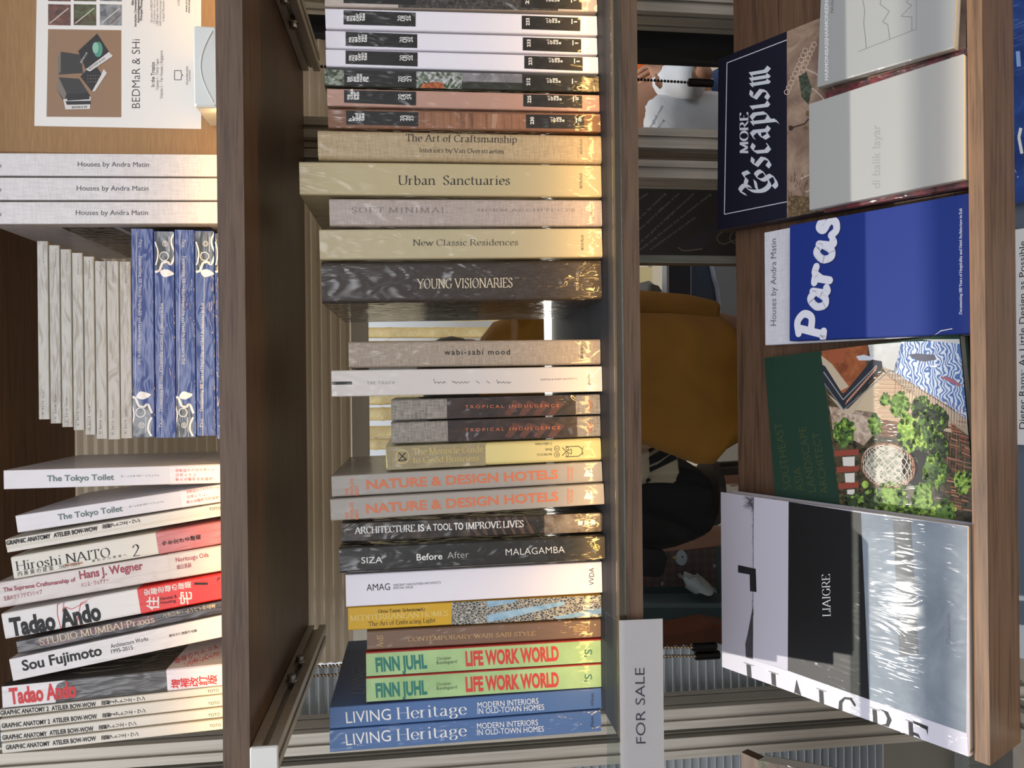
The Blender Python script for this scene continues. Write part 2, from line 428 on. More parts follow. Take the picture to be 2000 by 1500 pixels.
STY = {'sans': lambda t: font_text(t), 'bold': lambda t: font_text(t, .026), 'xbold': lambda t: font_text(t, .045), 'semi': lambda t: font_text(t, .01), 'wide': lambda t: font_text(t, .0, 1.5), 'widebold': lambda t: font_text(t, .012, 1.25),
       'thin': lambda t: font_text(t, -.012), 'serif': lambda t: nib_text(t, GL, .95, .3, math.radians(22)), 'serifbold': lambda t: nib_text(t, GL, 1.35, .4, math.radians(15)),
       'slab': lambda t: nib_text(t, GL, 1.1, .6, 0, serif=1.5), 'cjkb': lambda t: ([[(x + dx, y + dy) for x, y in p] for dx, dy in ((0, 0), (.035, .0), (.018, .03)) for p in font_text(t)[0]], .685), 'didone': lambda t: nib_text(t, GL, .9, .16, 0, serif=.5), 'spread': lambda t: nib_text(t, GL, .8, .25, .2, gap=1.6),
       'black': lambda t: nib_text(t, BL, 1.35, .25, math.radians(42), serif=0, gap=.3), 'chub': lambda t: nib_text(t, CB, 1.55, 1.5, 0, True, 0, gap=.1), 'heavy': lambda t: nib_text(t, GL, 1.7, .3, 0, serif=.6)}
class Surf:
    """a flat face of an object: picture points are carried to it along the line of sight, then kept in the object's own space"""
    def __init__(s, mb, P0, N, Xinv, step=.00012):
        s.mb, s.P0, s.N, s.Xi = mb, P0, N.normalized(), Xinv
        s.nl = (Xinv.to_3x3() @ s.N).normalized(); s.step = step; s.clip = None
    def w(s, p):
        return hit(p, s.P0, s.N)
    def loc(s, wp, layer):
        q = s.Xi @ wp + s.nl * (s.step * layer)
        if s.clip:
            for i in range(3):
                q[i] = min(max(q[i], s.clip[0][i]), s.clip[1][i])
        return q
    def poly(s, pts, m, layer=1):
        s.mb.poly([s.loc(s.w(p), layer) for p in pts], m)
    def line(s, pts, wpx, m, layer=1):
        for a, b in zip(pts, pts[1:]):
            d = V((b[0] - a[0], b[1] - a[1]))
            if d.length < 1e-6:
                continue
            n = V((-d.y, d.x)).normalized() * wpx / 2
            s.poly([(a[0] - n.x, a[1] - n.y), (b[0] - n.x, b[1] - n.y), (b[0] + n.x, b[1] + n.y), (a[0] + n.x, a[1] + n.y)], m, layer)
    def blob(s, c, rx, ry, m, layer=1, n=22, jag=.15):
        s.poly([(c[0] + rx * math.cos(2 * math.pi * k / n) * (1 + RND.uniform(-jag, jag)), c[1] + ry * math.sin(2 * math.pi * k / n) * (1 + RND.uniform(-jag, jag))) for k in range(n)], m, layer)
    def text(s, txt, p0, p1, cap, m, sty='sans', layer=2):
        polys, ch = STY[sty](txt); nib = ch > 1 or sty == 'cjkb'
        if not polys:
            return
        x0 = min(q[0] for p in polys for q in p); x1 = max(q[0] for p in polys for q in p)
        d = V((p1[0] - p0[0], p1[1] - p0[1])); n = V((d.y, -d.x)).normalized() * cap
        A, B, Cc = s.w(p0), s.w(p1), s.w((p0[0] + n.x, p0[1] + n.y))
        ex, ey = (B - A) / (x1 - x0), (Cc - A) / ch
        for k, p in enumerate(polys):
            ly = layer + (.06 * (k % 12) if nib else 0)
            s.mb.poly([s.loc(A + ex * (q[0] - x0) + ey * q[1], ly) for q in p], m)
    def vtext(s, txt, p0, p1, size, m, sty='sans', layer=2):
        n = len(txt)
        for i, chx in enumerate(txt):
            if chx == ' ':
                continue
            t = (i + .5) / n
            cx, cy = p0[0] + (p1[0] - p0[0]) * t, p0[1] + (p1[1] - p0[1]) * t
            h = size / 2
            polys = STY[sty](chx)[0]
            A = s.w((cx + h, cy + h)); ex = s.w((cx + h, cy - h)) - A; ey = s.w((cx - h, cy + h)) - A
            xo = .5 - (min(q[0] for p in polys for q in p) + max(q[0] for p in polys for q in p)) / 2
            for k, p in enumerate(polys):
                ly = layer + .05 * (k % 12)
                if chx == 'ー':
                    p = [(1 - q[1] - .1, q[0]) for q in p][::1]
                    s.mb.poly([s.loc(A + ex * q[0] + ey * q[1], ly) for q in p], m)
                else:
                    s.mb.poly([s.loc(A + ex * (q[0] + xo) + ey * (q[1] + .12) * (1.25 if chx.isdigit() else 1), ly) for q in p], m)
    def up(s, txt, x, y0, y1, cap, m, sty='sans', layer=2):
        s.text(txt, (x, y0), (x, y1), cap, m, sty, layer)

def fit(pxs, P0, N, e1, e2):
    P = [hit(p, P0, N) for p in pxs]                       # UL, UR, LR, LL of the picture
    u = ((P[0] - P[1]) + (P[3] - P[2])); a = math.atan2(u.dot(e1), u.dot(e2))
    f1 = e1 * math.cos(a) - e2 * math.sin(a); f2 = e1 * math.sin(a) + e2 * math.cos(a)
    t = [(p - P0).dot(f1) for p in P]; q = [(p - P0).dot(f2) for p in P]
    return f1, f2, (t[2] + t[3]) / 2, (t[0] + t[1]) / 2, (q[1] + q[2]) / 2, (q[0] + q[3]) / 2
PAGE = mat((226, 221, 210), .8, kind='pages', c2=(196, 190, 178))
def shell_section(T, D, b, r):
    pts = [(0, D), (0, r)]
    pts += [(r - r * math.cos(a), r - r * math.sin(a)) for a in [math.pi / 2 * k / 4 for k in range(1, 5)]]
    pts += [(T - r + r * math.sin(a), r - r * math.cos(a)) for a in [math.pi / 2 * k / 4 for k in range(0, 5)]]
    pts += [(T, D), (T - b, D), (T - b, b), (b, b), (b, D)]
    out = []
    for p in pts:
        if not out or (abs(p[0] - out[-1][0]) + abs(p[1] - out[-1][1])) > 1e-6:
            out.append(p)
    return out
class Book:
    """cover (boards and spine with their printing) > page block, and a paper band where there is one"""
    def __init__(s, label, px, Y, base, D, cover, hard=True, r=None, group=None, name='book', gap=.0004):
        E1, E2, N = V((1, 0, 0)), V((0, 0, 1)), V((0, -1, 0))
        P0 = V((0, Y, 0))
        f1, f2, t0, t1, u0, u1 = fit(px, P0, N, E1, E2)
        t0 += gap; t1 -= gap
        if base is not None:
            sn, cs = f2.x, f2.z
            u0 = max((base + t * sn) / cs for t in (t0, t1))
        s.T, s.H, s.D = t1 - t0, u1 - u0, D
        X = M((f1, V((0, 1, 0)), f2)).transposed().to_4x4()
        X.translation = P0 + f1 * t0 + f2 * u0
        s.start(name, label, X, cover, hard, r, group, P0, N)
    def start(s, name, label, X, cover, hard, r, group, P0, N):
        s.X, s.cover, s.hard = X, cover, hard
        s.root = thing(name, label, 'book', X, group)
        s.mb = MB()
        s.b = .0026 if hard else .0006
        rr = min(r if r is not None else (.0022 if hard else .0012), s.T * .48)
        s.mb.prism(shell_section(s.T, s.D, s.b, rr), 0, s.H, cover)
        Xi = X.inverted()
        s.sp = Surf(s.mb, P0, N, Xi)
        s.left = Surf(s.mb, X.translation, -(X.to_3x3() @ V((1, 0, 0))), Xi)
        s.right = Surf(s.mb, X @ V((s.T, 0, 0)), X.to_3x3() @ V((1, 0, 0)), Xi)
        s.bandmb = None
        s.sp.clip = ((.0001, -.01, .0002), (s.T - .0001, .5, s.H - .0001))
    def band(s, z0, z1, m):               # printed paper slip wrapped round the cover
        s.bandmb = MB()
        e = .0004
        T, D = s.T, s.D
        sec = [(-e, D), (-e, .0015), (.0012, -e), (T - .0012, -e), (T + e, .0015), (T + e, D), (T + e * .3, D), (T + e * .3, .0018), (T - .0013, -e * .3), (.0013, -e * .3), (-e * .3, .0018), (-e * .3, D)]
        s.bandmb.prism(sec, s.H * z0, s.H * z1, m)
        b = Surf(s.bandmb, s.sp.P0 + s.sp.N * e, s.sp.N, s.sp.Xi)
        s.bl = Surf(s.bandmb, s.left.P0 + s.left.N * e, s.left.N, s.sp.Xi)
        s.br = Surf(s.bandmb, s.right.P0 + s.right.N * e, s.right.N, s.sp.Xi)
        return b
    def zfrac(s, px, py):
        return (s.X.inverted() @ s.sp.w((px, py))).z / s.H
    def done(s):
        o = s.mb.build('cover', s.root)
        pb = MB()
        i = .003 if s.hard else .0002
        pb.box((s.b + .0001, s.b + .0006, i), (s.T - s.b - .0001, s.D - (.003 if s.hard else .0003), s.H - i), PAGE)
        pb.build('page_block', s.root)
        if s.bandmb:
            s.bandmb.build('paper_band', s.root)
        return s.root
# ------------------------------------------------------------------ the shelving unit
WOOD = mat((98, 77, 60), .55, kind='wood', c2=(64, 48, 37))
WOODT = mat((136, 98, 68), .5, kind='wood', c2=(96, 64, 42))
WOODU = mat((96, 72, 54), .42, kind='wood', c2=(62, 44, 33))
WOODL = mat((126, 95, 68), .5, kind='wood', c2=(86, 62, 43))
TOPW = mat((50, 51, 55), .6, kind='wood', c2=(38, 37, 38))  # blue-grey of the reflected sky put into the board tops' colour
ALU = mat((200, 193, 179), .42, kind='metal', metal=.35, c2=(180, 173, 159))
ALUD = mat((70, 70, 66), .5, metal=.6)
WHITE = mat((226, 226, 220), .5)
BLACK = mat((14, 14, 15), .6)
STEEL = mat((190, 190, 188), .22, metal=1.0)
ZU, ZM = 1.5884, 1.1025              # board tops, upper and middle
TH = .031
DEP = .47
XL, XR = -.478, 1.05
unit = thing('shelving_unit', 'brown wooden shop shelving unit with aluminium profile frame, filled with books', 'shelves', V((.2, .2, 0)))
UI = unit.matrix_world.inverted()
def part(mb, name, parent=unit, X=None, smooth=False):
    o = mb.build(name, parent, smooth)
    o.matrix_parent_inverse = parent.matrix_world.inverted() if parent.parent is None else M()
    return o
def wpart(mb, name, parent, smooth=False):      # mesh given in world space, child of a thing
    o = mb.build(name, None, smooth)
    o.parent = parent
    o.matrix_parent_inverse = (parent.matrix_world if parent.parent is None else parent.parent.matrix_world).inverted() if False else M()
    # bring the vertices into the parent's own space so that the child sits on its parent without offsets
    inv = WM(parent).inverted()
    o.data.transform(inv)
    o.matrix_basis = M()
    return o
def WM(o):
    m = o.matrix_basis.copy()
    return WM(o.parent) @ m if o.parent else m
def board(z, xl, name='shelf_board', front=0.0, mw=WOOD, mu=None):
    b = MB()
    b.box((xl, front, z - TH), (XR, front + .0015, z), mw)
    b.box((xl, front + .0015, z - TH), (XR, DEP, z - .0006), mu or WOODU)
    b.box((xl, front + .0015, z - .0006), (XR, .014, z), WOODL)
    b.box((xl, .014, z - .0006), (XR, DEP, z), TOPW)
    return wpart(b, name, unit)
TOPW.node_tree.nodes['Principled BSDF'].inputs['Specular IOR Level'].default_value = .2
board(1.986, XL, mu=WOODT); board(ZU, XL); board(ZM, -.455)
def profile(a, b, w, name, par, cap=False, lip=.2):
    """aluminium slot profile, w = (width across, second width), a-b its axis"""
    a, b = V(a), V(b); d = (b - a).normalized()
    e1 = V((1, 0, 0)) if abs(d.x) < .5 else V((0, 1, 0))
    e2 = d.cross(e1).normalized(); e1 = e2.cross(d).normalized()
    pts = []
    def side(p, q, n):
        L = (q - p).length; u = (q - p) / L; k = max(1, round(L / .04)); seg = L / k; gw = .0042 if L < .06 else .0045
        inn = V((u.y, -u.x)) * -1
        for i in range(k):
            c = p + u * (seg * (i + .5))
            pts.append(p + u * (seg * i) + u * (.0006 if i == 0 else 0))
            pts.extend([c - u * gw, c - u * gw + inn * .0035, c - u * gw * 1.7 + inn * .0035, c - u * gw * 1.7 + inn * .008, c + u * gw * 1.7 + inn * .008, c + u * gw * 1.7 + inn * .0035, c + u * gw + inn * .0035, c + u * gw])
        pts.append(q - u * .0006)
    hx, hy = w[0] / 2, w[1] / 2
    c = [V((-hx, -hy)), V((hx, -hy)), V((hx, hy)), V((-hx, hy))]
    for i in range(4):
        side(c[i], c[(i + 1) % 4], 0)
    m = MB()
    rings = [[p0 + e1 * p.x + e2 * p.y for p in pts] for p0 in (a, b)]
    m.loft(rings, ALU)
    return wpart(m, name, par)
def railx(xc, z, y0=.0, y1=.455):
    r = profile((xc, y0 + .003, z), (xc, y1, z), (.032, .032), 'rail', unit)
    m = MB(); m.box((xc - .0165, y0 - .002, z - .0165), (xc + .0165, y0 + .003, z + .0165), WHITE, None, .0015)
    wpart(m, 'end_cap', r)
    for yb in (.19, .265):
        m = MB(); g = 1 if xc < .1 else -1; q = lambda d: (xc + g * (.016 + d), yb, z)
        m.tube([q(-.008), q(.006)], .0035, STEEL, 10)
        m.tube([q(.004), q(.006)], .0085, STEEL, 16)
        m.tube([q(.006), q(.013)], .006, STEEL, 12)
        wpart(m, 'bolt', r)
    return r
zr = ZU - TH - .0165
xl_r = (atY(505, 1458, 0).x + atY(505, 1512, 0).x) / 2
railx(xl_r, zr); railx(.585, zr)
railx(xl_r, ZM - TH - .0165 - .0005, .03); 
def postpx(y0, y1, Y, dep, zb=.1, zt=2.1, px=1400):
    xa, xb = atY(px, y0, Y).x, atY(px, y1, Y).x
    return profile(((xa + xb) / 2, Y + dep / 2, zb), ((xa + xb) / 2, Y + dep / 2, zt), (abs(xa - xb), dep), 'post', unit)
YP = DEP + .004
postpx(1380, 1420, YP, .08); postpx(1437, 1478, YP, .08)
postpx(253, 292, YP, .08); postpx(315, 350, YP, .08); postpx(-12, 28, YP, .08)
# clear price rail along the front of the boards, with the warm strip light set behind it
for z, xl in ((ZM, -.455),):
    m = MB()
    m.box((xl, -.0035, z - .008), (XR, -.0005, z + .004 if z == ZM else z - .002), clear((235, 240, 238), .04))
    wpart(m, 'price_rail', unit)
LED = mat((255, 226, 170), .5, em=14.0)
def strip(z, y, x0, x1, power, aim, wth=.006):
    l = bpy.data.lights.new('strip_light', 'AREA'); l.shape = 'RECTANGLE'; l.size = x1 - x0; l.size_y = wth; l.energy = power; l.color = (1, .58, .18)
    l.spread = math.radians(150)
    o = bpy.data.objects.new('strip_light', l); COL.objects.link(o)
    o.location = ((x0 + x1) / 2, y, z)
    o.rotation_euler = V(aim).to_track_quat('-Z', 'X').to_euler()
    q = V(aim).normalized()
    xx = V((1, 0, 0)); zz = -q; yy = zz.cross(xx)
    mm = M((xx, yy, zz)).transposed().to_4x4(); mm.translation = o.location
    o.matrix_world = mm
strip(ZM + .002, .014, -.45, 1.0, .85, (0, .8, .6))
strip(ZU + .002, .014, -.47, 1.0, .7, (0, .8, .6))
# bright tube along the back edge of the middle board
m = MB(); m.box((-.44, DEP + .003, ZM - .004), (1.0, DEP + .013, ZM + .012), mat((255, 250, 235), .5, em=4.0))
wpart(m, 'light_tube', unit)

# ------------------------------------------------------------------ middle shelf: books standing with their spines out
DK = mat((26, 25, 24), .5, wrap=.8)
OFFW = mat((236, 236, 232), .5)
INK = mat((38, 36, 36), .6)
def base_y(px, z):
    pts = [hit(p, V((0, 0, z)), V((0, 0, 1))) for p in px[1:3]]
    return max(.016, sum(p.y for p in pts) / 2)
def mid(label, px, D, cover, hard=True, r=None, group=None):
    return Book(label, px, base_y(px, ZM), ZM + .0004, D, cover, hard, r, group)
def up_lines(s, lines, x, dx, y, cap, m, sty='bold', layer=3, k=.62):
    for i, t in enumerate(lines):
        s.up(t, x + dx * i, y, y - cap * 1.02 * k * 2 * len(t) * .62, cap, m, sty, layer)
def croquis(label, px, cover, A, Bq, num, name, yrs, mark, art=None):
    b = mid(label, px, .24, cover, False, .0025, 'magazine volumes with two black spine panels')
    if art:
        art(b)
    for q in (A, Bq):
        b.sp.poly(q, DK, 2)
    y0 = A[3][1] * .8 + A[0][1] * .2 - 1; x0 = A[0][0]
    up_lines(b.sp, name, x0 + 11, 6.1, y0, 6.6, OFFW)
    up_lines(b.sp, yrs, x0 + 112.5, 6.2, y0, 6.8, OFFW, 'semi')
    yb = Bq[3][1] * .85 + Bq[0][1] * .15; xb = Bq[0][0]
    b.sp.up(num, xb + 15, yb - 3, yb - 17.5, 6.6, OFFW, 'bold', 3)
    for i, t in enumerate(('el', 'cr', 'oq', 'ui', 's')):
        b.sp.up(t, xb + 52 + i * 5.6, yb - 8, yb - 8 - 4.4 * len(t), 5.6, OFFW, 'bold' if i else 'thin', 3)
    b.sp.poly([(xb + 97, yb - 16), (xb + 99, yb - 16), (xb + 99, yb - 6), (xb + 97, yb - 6)], OFFW, 3)
    b.sp.up(mark, xb + 108, yb - 9, yb - 9 - 2.4 * len(mark), 6, OFFW, 'bold', 3)
    return b.done()
def Q(x0, y0, x1, y1, x2, y2, x3, y3):
    return [(x0, y0), (x1, y1), (x2, y2), (x3, y3)]
LAV = mat((238, 236, 244), .4, wrap=.45)
def art0(b):
    b.sp.poly(Q(778, -10, 1090, -2, 1090, 24, 778, 17), mat((92, 88, 80), .5, wrap=.9, kind='speck', c2=(26, 25, 24)), 1)
croquis('pale magazine volume with dark grassy photo band, cut by the top of the picture', Q(634, -22, 1167, -11, 1167, 24, 634, 12), mat((196, 184, 172), .5, wrap=.8),
        Q(671, -20, 812, -16, 812, 10, 671, 6), Q(1018, -9, 1136, -6, 1136, 19, 1018, 15), '22', ['a', 'b'], ['20', '18'], 'V', art0)
croquis('white magazine volume with black panels numbered 233, first of three', Q(635, 16, 1167, 29, 1167, 70, 636, 55), LAV, Q(671, 20, 812, 25, 811.6, 52, 671, 48), Q(1019, 30.6, 1133.6, 34.7, 1133, 61, 1019, 57), '233', ['ma', 'nu', 'el', 'cer', 'van', 'tes'], ['20', '18', '20', '26'], 'I')
croquis('white magazine volume with black panels numbered 233, between two like it', Q(636, 58, 1167, 73, 1167, 106.6, 636, 94.6), LAV, Q(675, 62, 815, 67, 815, 94, 675, 89.6), Q(1021, 73, 1135, 76.5, 1135, 102.6, 1021, 98.6), '233', ['ma', 'nu', 'el', 'cer', 'van', 'tes'], ['20', '18', '20', '26'], 'I')
croquis('white magazine volume with black panels numbered 233, beside the leafy green spine', Q(636, 96, 1168, 109, 1170, 145, 637, 129), LAV, Q(675, 98.6, 815.7, 102.7, 815.7, 130, 675, 125), Q(1024, 109, 1138, 112, 1138, 138.7, 1024, 134), '233', ['ma', 'nu', 'el', 'cer', 'van', 'tes'], ['20', '18', '20', '26'], 'I')
def art212(b):
    gr = mat((150, 158, 140), .5, wrap=.9, kind='leaf', c2=(30, 48, 28))
    b.sp.poly(Q(632, 135, 672, 137, 672, 167, 635, 165), gr, 1)
    b.sp.poly(Q(813, 139, 902, 141, 902, 175, 813, 172), mat((188, 190, 192), .5, wrap=.9, kind='leaf', c2=(60, 80, 50)), 1)
    for k in range(9):
        x = 816 + k * 9
        b.sp.poly([(x, 172), (x + 14, 156 + RND.uniform(-9, 9)), (x + 5, 172)], mat((52, 74, 40), .5), 2)
    b.sp.poly([(820, 173), (826, 164), (846, 160), (866, 162), (868, 173.5)], mat((206, 120, 70), .5, kind='speck', c2=(120, 60, 36)), 3)
    b.sp.poly(Q(902, 141, 1020, 144.5, 1020, 162, 902, 159), mat((150, 148, 152), .5, wrap=.8, kind='photo', c2=(104, 104, 108)), 1)
    b.sp.poly(Q(1136, 152, 1171, 153, 1171, 179, 1136, 178), mat((196, 170, 120), .5, wrap=.9, kind='speck', c2=(70, 62, 50)), 1)
croquis('magazine volume with leafy green photo spine numbered 212', Q(632, 134, 1170, 148, 1171, 180, 635, 169), mat((40, 44, 34), .5, wrap=.9), Q(672, 139, 813, 143, 813, 170.5, 672, 166.5), Q(1020, 148, 1136, 151, 1136, 177.5, 1020, 174), '212', ['pa', 'th', 'es', 'ken', 'nun', 'ga', 'ra'], ['20', '05', '20', '21'], 'V', art212)
croquis('dusty pink magazine volume with black panels numbered 225', Q(638, 172, 1171, 184, 1172, 219, 640, 207), mat((188, 148, 130), .5, wrap=.7), Q(672, 176, 812.6, 179, 812.6, 206, 672, 200.6), Q(1022, 184, 1137, 187, 1137, 211.5, 1022, 208), '225', ['ma', 'cias', 'per', 'edo'], ['20', '14', '20', '24'], 'II')
def art230(b):
    b.sp.poly(Q(817, 219, 1027, 223.7, 1027, 252, 817, 250), mat((150, 104, 74), .5, wrap=.9, kind='wood', c2=(104, 66, 44)), 1)
    b.sp.poly(Q(962, 222.5, 972, 222.8, 968, 251, 960, 250.8), mat((176, 140, 112), .5, wrap=.9), 2)
croquis('brown magazine volume with black panels numbered 230, wooden photo between', Q(640, 211, 1173.7, 221, 1173.7, 258.5, 641.6, 250.5), mat((128, 88, 62), .5, wrap=.9), Q(676, 216, 817, 219, 817, 246.5, 676, 243), Q(1027.5, 223.7, 1141, 225, 1141, 251.6, 1027.5, 250), '230', ['h', 'ar', 'qui', 'tec', 'tes'], ['20', '21', '20', '25'], 'II', art230)

b = mid('tan linen book with thin black serif title of two lines', Q(620.5, 252, 1175, 262.5, 1176, 319.6, 621, 311), .27, mat((196, 176, 140), .6, wrap=.5, kind='linen', c2=(160, 140, 106)), True, .007)
b.sp.text('The Art of Craftsmanship', (792, 276), (1009.5, 279), 14, INK, 'serif'); b.sp.text('Interiors by Van Overstraeten', (819, 297.5), (984, 300), 9, INK, 'serif')
b.sp.up('BETA-PLUS', 1137, 301, 272, 4, INK, 'serif'); b.done()
b = mid('tallest olive-beige book on the middle shelf, large black serif title', Q(584, 315.5, 1175, 321, 1176, 386, 585.5, 380), .28, mat((190, 176, 136), .5, wrap=.7), True, .003)
b.sp.text('Urban  Sanctuaries', (777.6, 361), (996, 361), 18, INK, 'serif'); b.sp.up('BETA-PLUS', 1137, 368, 338, 4.5, INK, 'serifbold'); b.done()
b = mid('pale pinkish grey linen book with faint widely spaced title', Q(642.6, 387, 1176, 389.4, 1177, 442, 644, 442), .25, mat((190, 176, 166), .55, wrap=.7, kind='linen', c2=(160, 147, 138)), True, .004)
GF = mat((128, 116, 108), .6)
b.sp.text('SOFT MINIMAL', (686.5, 415.5), (873.5, 415.5), 10.5, GF, 'spread'); b.sp.text('NORM ARCHITECTS', (932, 413), (1123, 412.5), 5, GF, 'spread'); b.sp.up('gestalten', 1158, 427, 396, 6, GF, 'sans'); b.done()
b = mid('beige book with grey serif title beside the thick dark brown book', Q(623.6, 448, 1177, 443.7, 1177, 503.5, 624.6, 507), .28, mat((190, 178, 142), .5, wrap=.8), True, .003)
b.sp.text('New Classic Residences', (806.5, 480), (1012, 479), 12, mat((74, 68, 60), .6), 'serif'); b.sp.up('BETA-PLUS', 1139.5, 488.6, 459, 4.5, INK, 'serifbold'); b.done()
b = mid('thickest dark brown wrapped book with white capital title', Q(626, 510, 1176, 507, 1176, 585, 629.7, 593.5), .30, mat((60, 50, 42), .5, wrap=1.0, kind='linen', c2=(42, 34, 29)), True, .006)
CREAM = mat((222, 208, 178), .5)
b.sp.text('YOUNG VISIONARIES', (814, 563.6), (1001, 561), 18.5, CREAM, 'serif'); b.sp.up('BETA-PLUS', 1129.5, 567, 533, 4.5, CREAM, 'serif'); b.done()
b = mid('grey linen wrapped book with small spaced lower-case title', Q(680.7, 667, 1172.7, 661.5, 1173.7, 713, 681, 719), .24, mat((182, 168, 150), .6, wrap=.7, kind='linen', c2=(138, 125, 110)), True, .004)
b.sp.text('wabi-sabi mood', (867.7, 693), (996, 692.4), 10.5, INK, 'widebold'); b.sp.up('BETA-PLUS', 1139, 700, 672, 4.5, INK, 'serifbold'); b.done()
b = mid('pale grey book with handwritten title and black mark at its top', Q(647, 722.7, 1176, 715, 1177, 765, 648, 776), .25, mat((214, 208, 202), .45, wrap=.6), True, .002)
b.sp.text('THE TOUCH', (717, 750.6), (770, 750), 5.4, mat((120, 116, 112), .6), 'wide')
sc = [(841, 748)]
for wd in (5, 7, 2, 2, 6):
    x0 = sc[-1][0] + 6
    b.sp.line([(x0 + k * 2.6, 747 - x0 * .0 + 2.2 * math.sin(k * 2.3 + wd) - (5 if k == 0 else 0)) for k in range(wd * 4 // 2)], .8, INK, 2)
    sc.append((x0 + wd * 5.2 + 4, 747))
b.sp.text('KINFOLK & NORM ARCHITECTS', (1056, 743), (1127, 741), 3.2, GF); b.sp.up('gestalten', 1152, 751.6, 728.5, 5, INK)
b.sp.poly(Q(648, 745.6, 687, 745, 688, 751, 648, 751.6), DK, 2); b.done()
CLG = mat((164, 158, 148), .7, wrap=.4, kind='linen', c2=(112, 106, 98), sc=.55)
ORG = mat((206, 116, 78), .5)
for lab, px, q, tx, oy in (('grey cloth book with dark leaf-patterned title patch, touching the pale grey book', Q(764, 780.5, 1172.7, 769, 1173, 809.5, 764, 821.6), Q(873, 777.6, 1124, 770.6, 1125, 811, 873, 818.4), ((908.5, 797.5), (1092, 795)), 790),
                          ('grey cloth book with dark leaf-patterned title patch, touching the yellow-ended book', Q(764, 824.7, 1173, 811.3, 1173.7, 853, 764, 867.6), Q(874.5, 821, 1127, 813, 1127.6, 854, 875, 863.6), ((908.5, 843), (1094, 838)), 833)):
    b = mid(lab, px, .2, CLG, True, .003, 'grey cloth books with dark title patches')
    b.sp.poly(q, mat((66, 48, 42), .45, wrap=.9, kind='photo', c2=(34, 28, 27), sc=.6), 1)
    for k in range(4):
        x = 985 + k * 28
        b.sp.poly([(x, oy + 20), (x + 18, oy - 8), (x + 34, oy - 2), (x + 12, oy + 22)], mat((92, 58, 48), .45, wrap=.8), 2)
    b.sp.text('TROPICAL INDULGENCE', *tx, 6, ORG, 'wide', 3)
    b.sp.line([(1148, oy + 12), (1155, oy + 6), (1147, oy + 1), (1156, oy - 4), (1148, oy - 8)], 1.2, ORG, 3); b.sp.line([(1151, oy + 12), (1157, oy + 2), (1150, oy - 8)], .8, ORG, 3)
    b.done()
b = mid('yellow-ended book with tan half, round gold emblem and owl line drawing', Q(751, 872, 1174.7, 855, 1174.7, 899.5, 756.5, 919), .2, mat((216, 204, 140), .5, wrap=.4), True, .006)
b.sp.poly(Q(753, 872.6, 947.6, 864.4, 948.6, 909, 758, 918), mat((164, 152, 116), .4, wrap=.8, kind='linen', c2=(140, 128, 96)), 1)
GOLD = mat((212, 190, 118), .35, metal=.3)
b.sp.text('The Monocle Guide', (806.5, 889), (944, 882.5), 13, GOLD, 'serif'); b.sp.text('to Good Business', (806.5, 904.6), (935.7, 899.5), 12, GOLD, 'serif')
def ring(s, c, r, w, m, layer=2, n=28, a0=0, a1=360):
    k = max(4, int(n * (a1 - a0) / 360))
    s.line([(c[0] + r * math.cos(math.radians(a0 + (a1 - a0) * i / k)), c[1] + r * math.sin(math.radians(a0 + (a1 - a0) * i / k))) for i in range(k + 1)], w, m, layer)
ring(b.sp, (786, 892), 13, 1.5, GOLD); b.sp.line([(778, 884), (794, 898), (778, 900), (792, 884)], 1.5, GOLD)
b.sp.text('MONOCLE', (1078, 885), (1048, 886.5), 4, INK, 'serif'); b.sp.text('Book', (1078, 875.5), (1064, 876), 5, INK, 'serif'); b.sp.text('Collection', (1078, 864), (1045, 865.5), 5, INK, 'serif')
ring(b.sp, (1087.7, 876), 5, .8, INK); ring(b.sp, (1087.7, 888), 5, .8, INK); b.sp.text('M', (1090, 874), (1085.4, 874), 4, INK); b.sp.text('B', (1090, 886), (1086, 886), 4, INK)
b.sp.line([(1104, 872.5), (1130, 871.5), (1137, 877), (1137, 886), (1130, 891), (1104, 892.5)], 1.4, INK); b.sp.line([(1098, 874), (1106, 882), (1098, 890)], 1.4, INK); b.sp.line([(1106, 882), (1116, 877), (1116, 887), (1106, 882)], 1.2, INK)
ring(b.sp, (1108, 876), 2.6, 1, INK); ring(b.sp, (1108, 888), 2.6, 1, INK); ring(b.sp, (1140, 875), 2.2, .8, INK, a0=90, a1=270); ring(b.sp, (1140, 886), 2.2, .8, INK, a0=90, a1=270); b.done()
GREY = mat((166, 161, 152), .5, wrap=.45)
ORN = mat((214, 122, 84), .5)
for lab, px, t0, t1, dy in (('grey book with bold orange capitals, next to the yellow-ended book', Q(647.7, 929, 1176, 901, 1177.8, 941.6, 648, 972), (716, 955.6), (1090, 934.5), 0),
                            ('grey book with bold orange capitals, next to the dark photo spine', Q(645.7, 975, 1180.5, 943.7, 1181, 986, 645.7, 1018), (715.7, 1002.5), (1091, 977.7), 44)):
    b = mid(lab, px, .26, GREY, True, .002, 'grey books with orange capital titles')
    b.sp.text('NATURE & DESIGN HOTELS', t0, t1, 17.5, ORN, 'bold')
    for i, t in enumerate(('THE', "WORLD'S", 'BEST')):
        b.sp.up(t, 680 + i * 10, 968 + dy * 1.06, 968 + dy * 1.06 - (14, 33, 20)[i], 6, ORN, 'bold')
    b.sp.up('CORINNE', 1112, 940 + dy, 911 + dy, 4.6, ORN, 'semi'); b.sp.up('W.PLIES', 1119, 938 + dy, 913 + dy, 4.6, ORN, 'semi')
    b.sp.poly([(1140, 930 + dy), (1146, 916 + dy), (1158, 926 + dy), (1158, 932 + dy)], OFFW, 2); b.sp.poly([(1151, 923 + dy), (1154, 913 + dy), (1158, 922 + dy)], OFFW, 2)
    b.done()
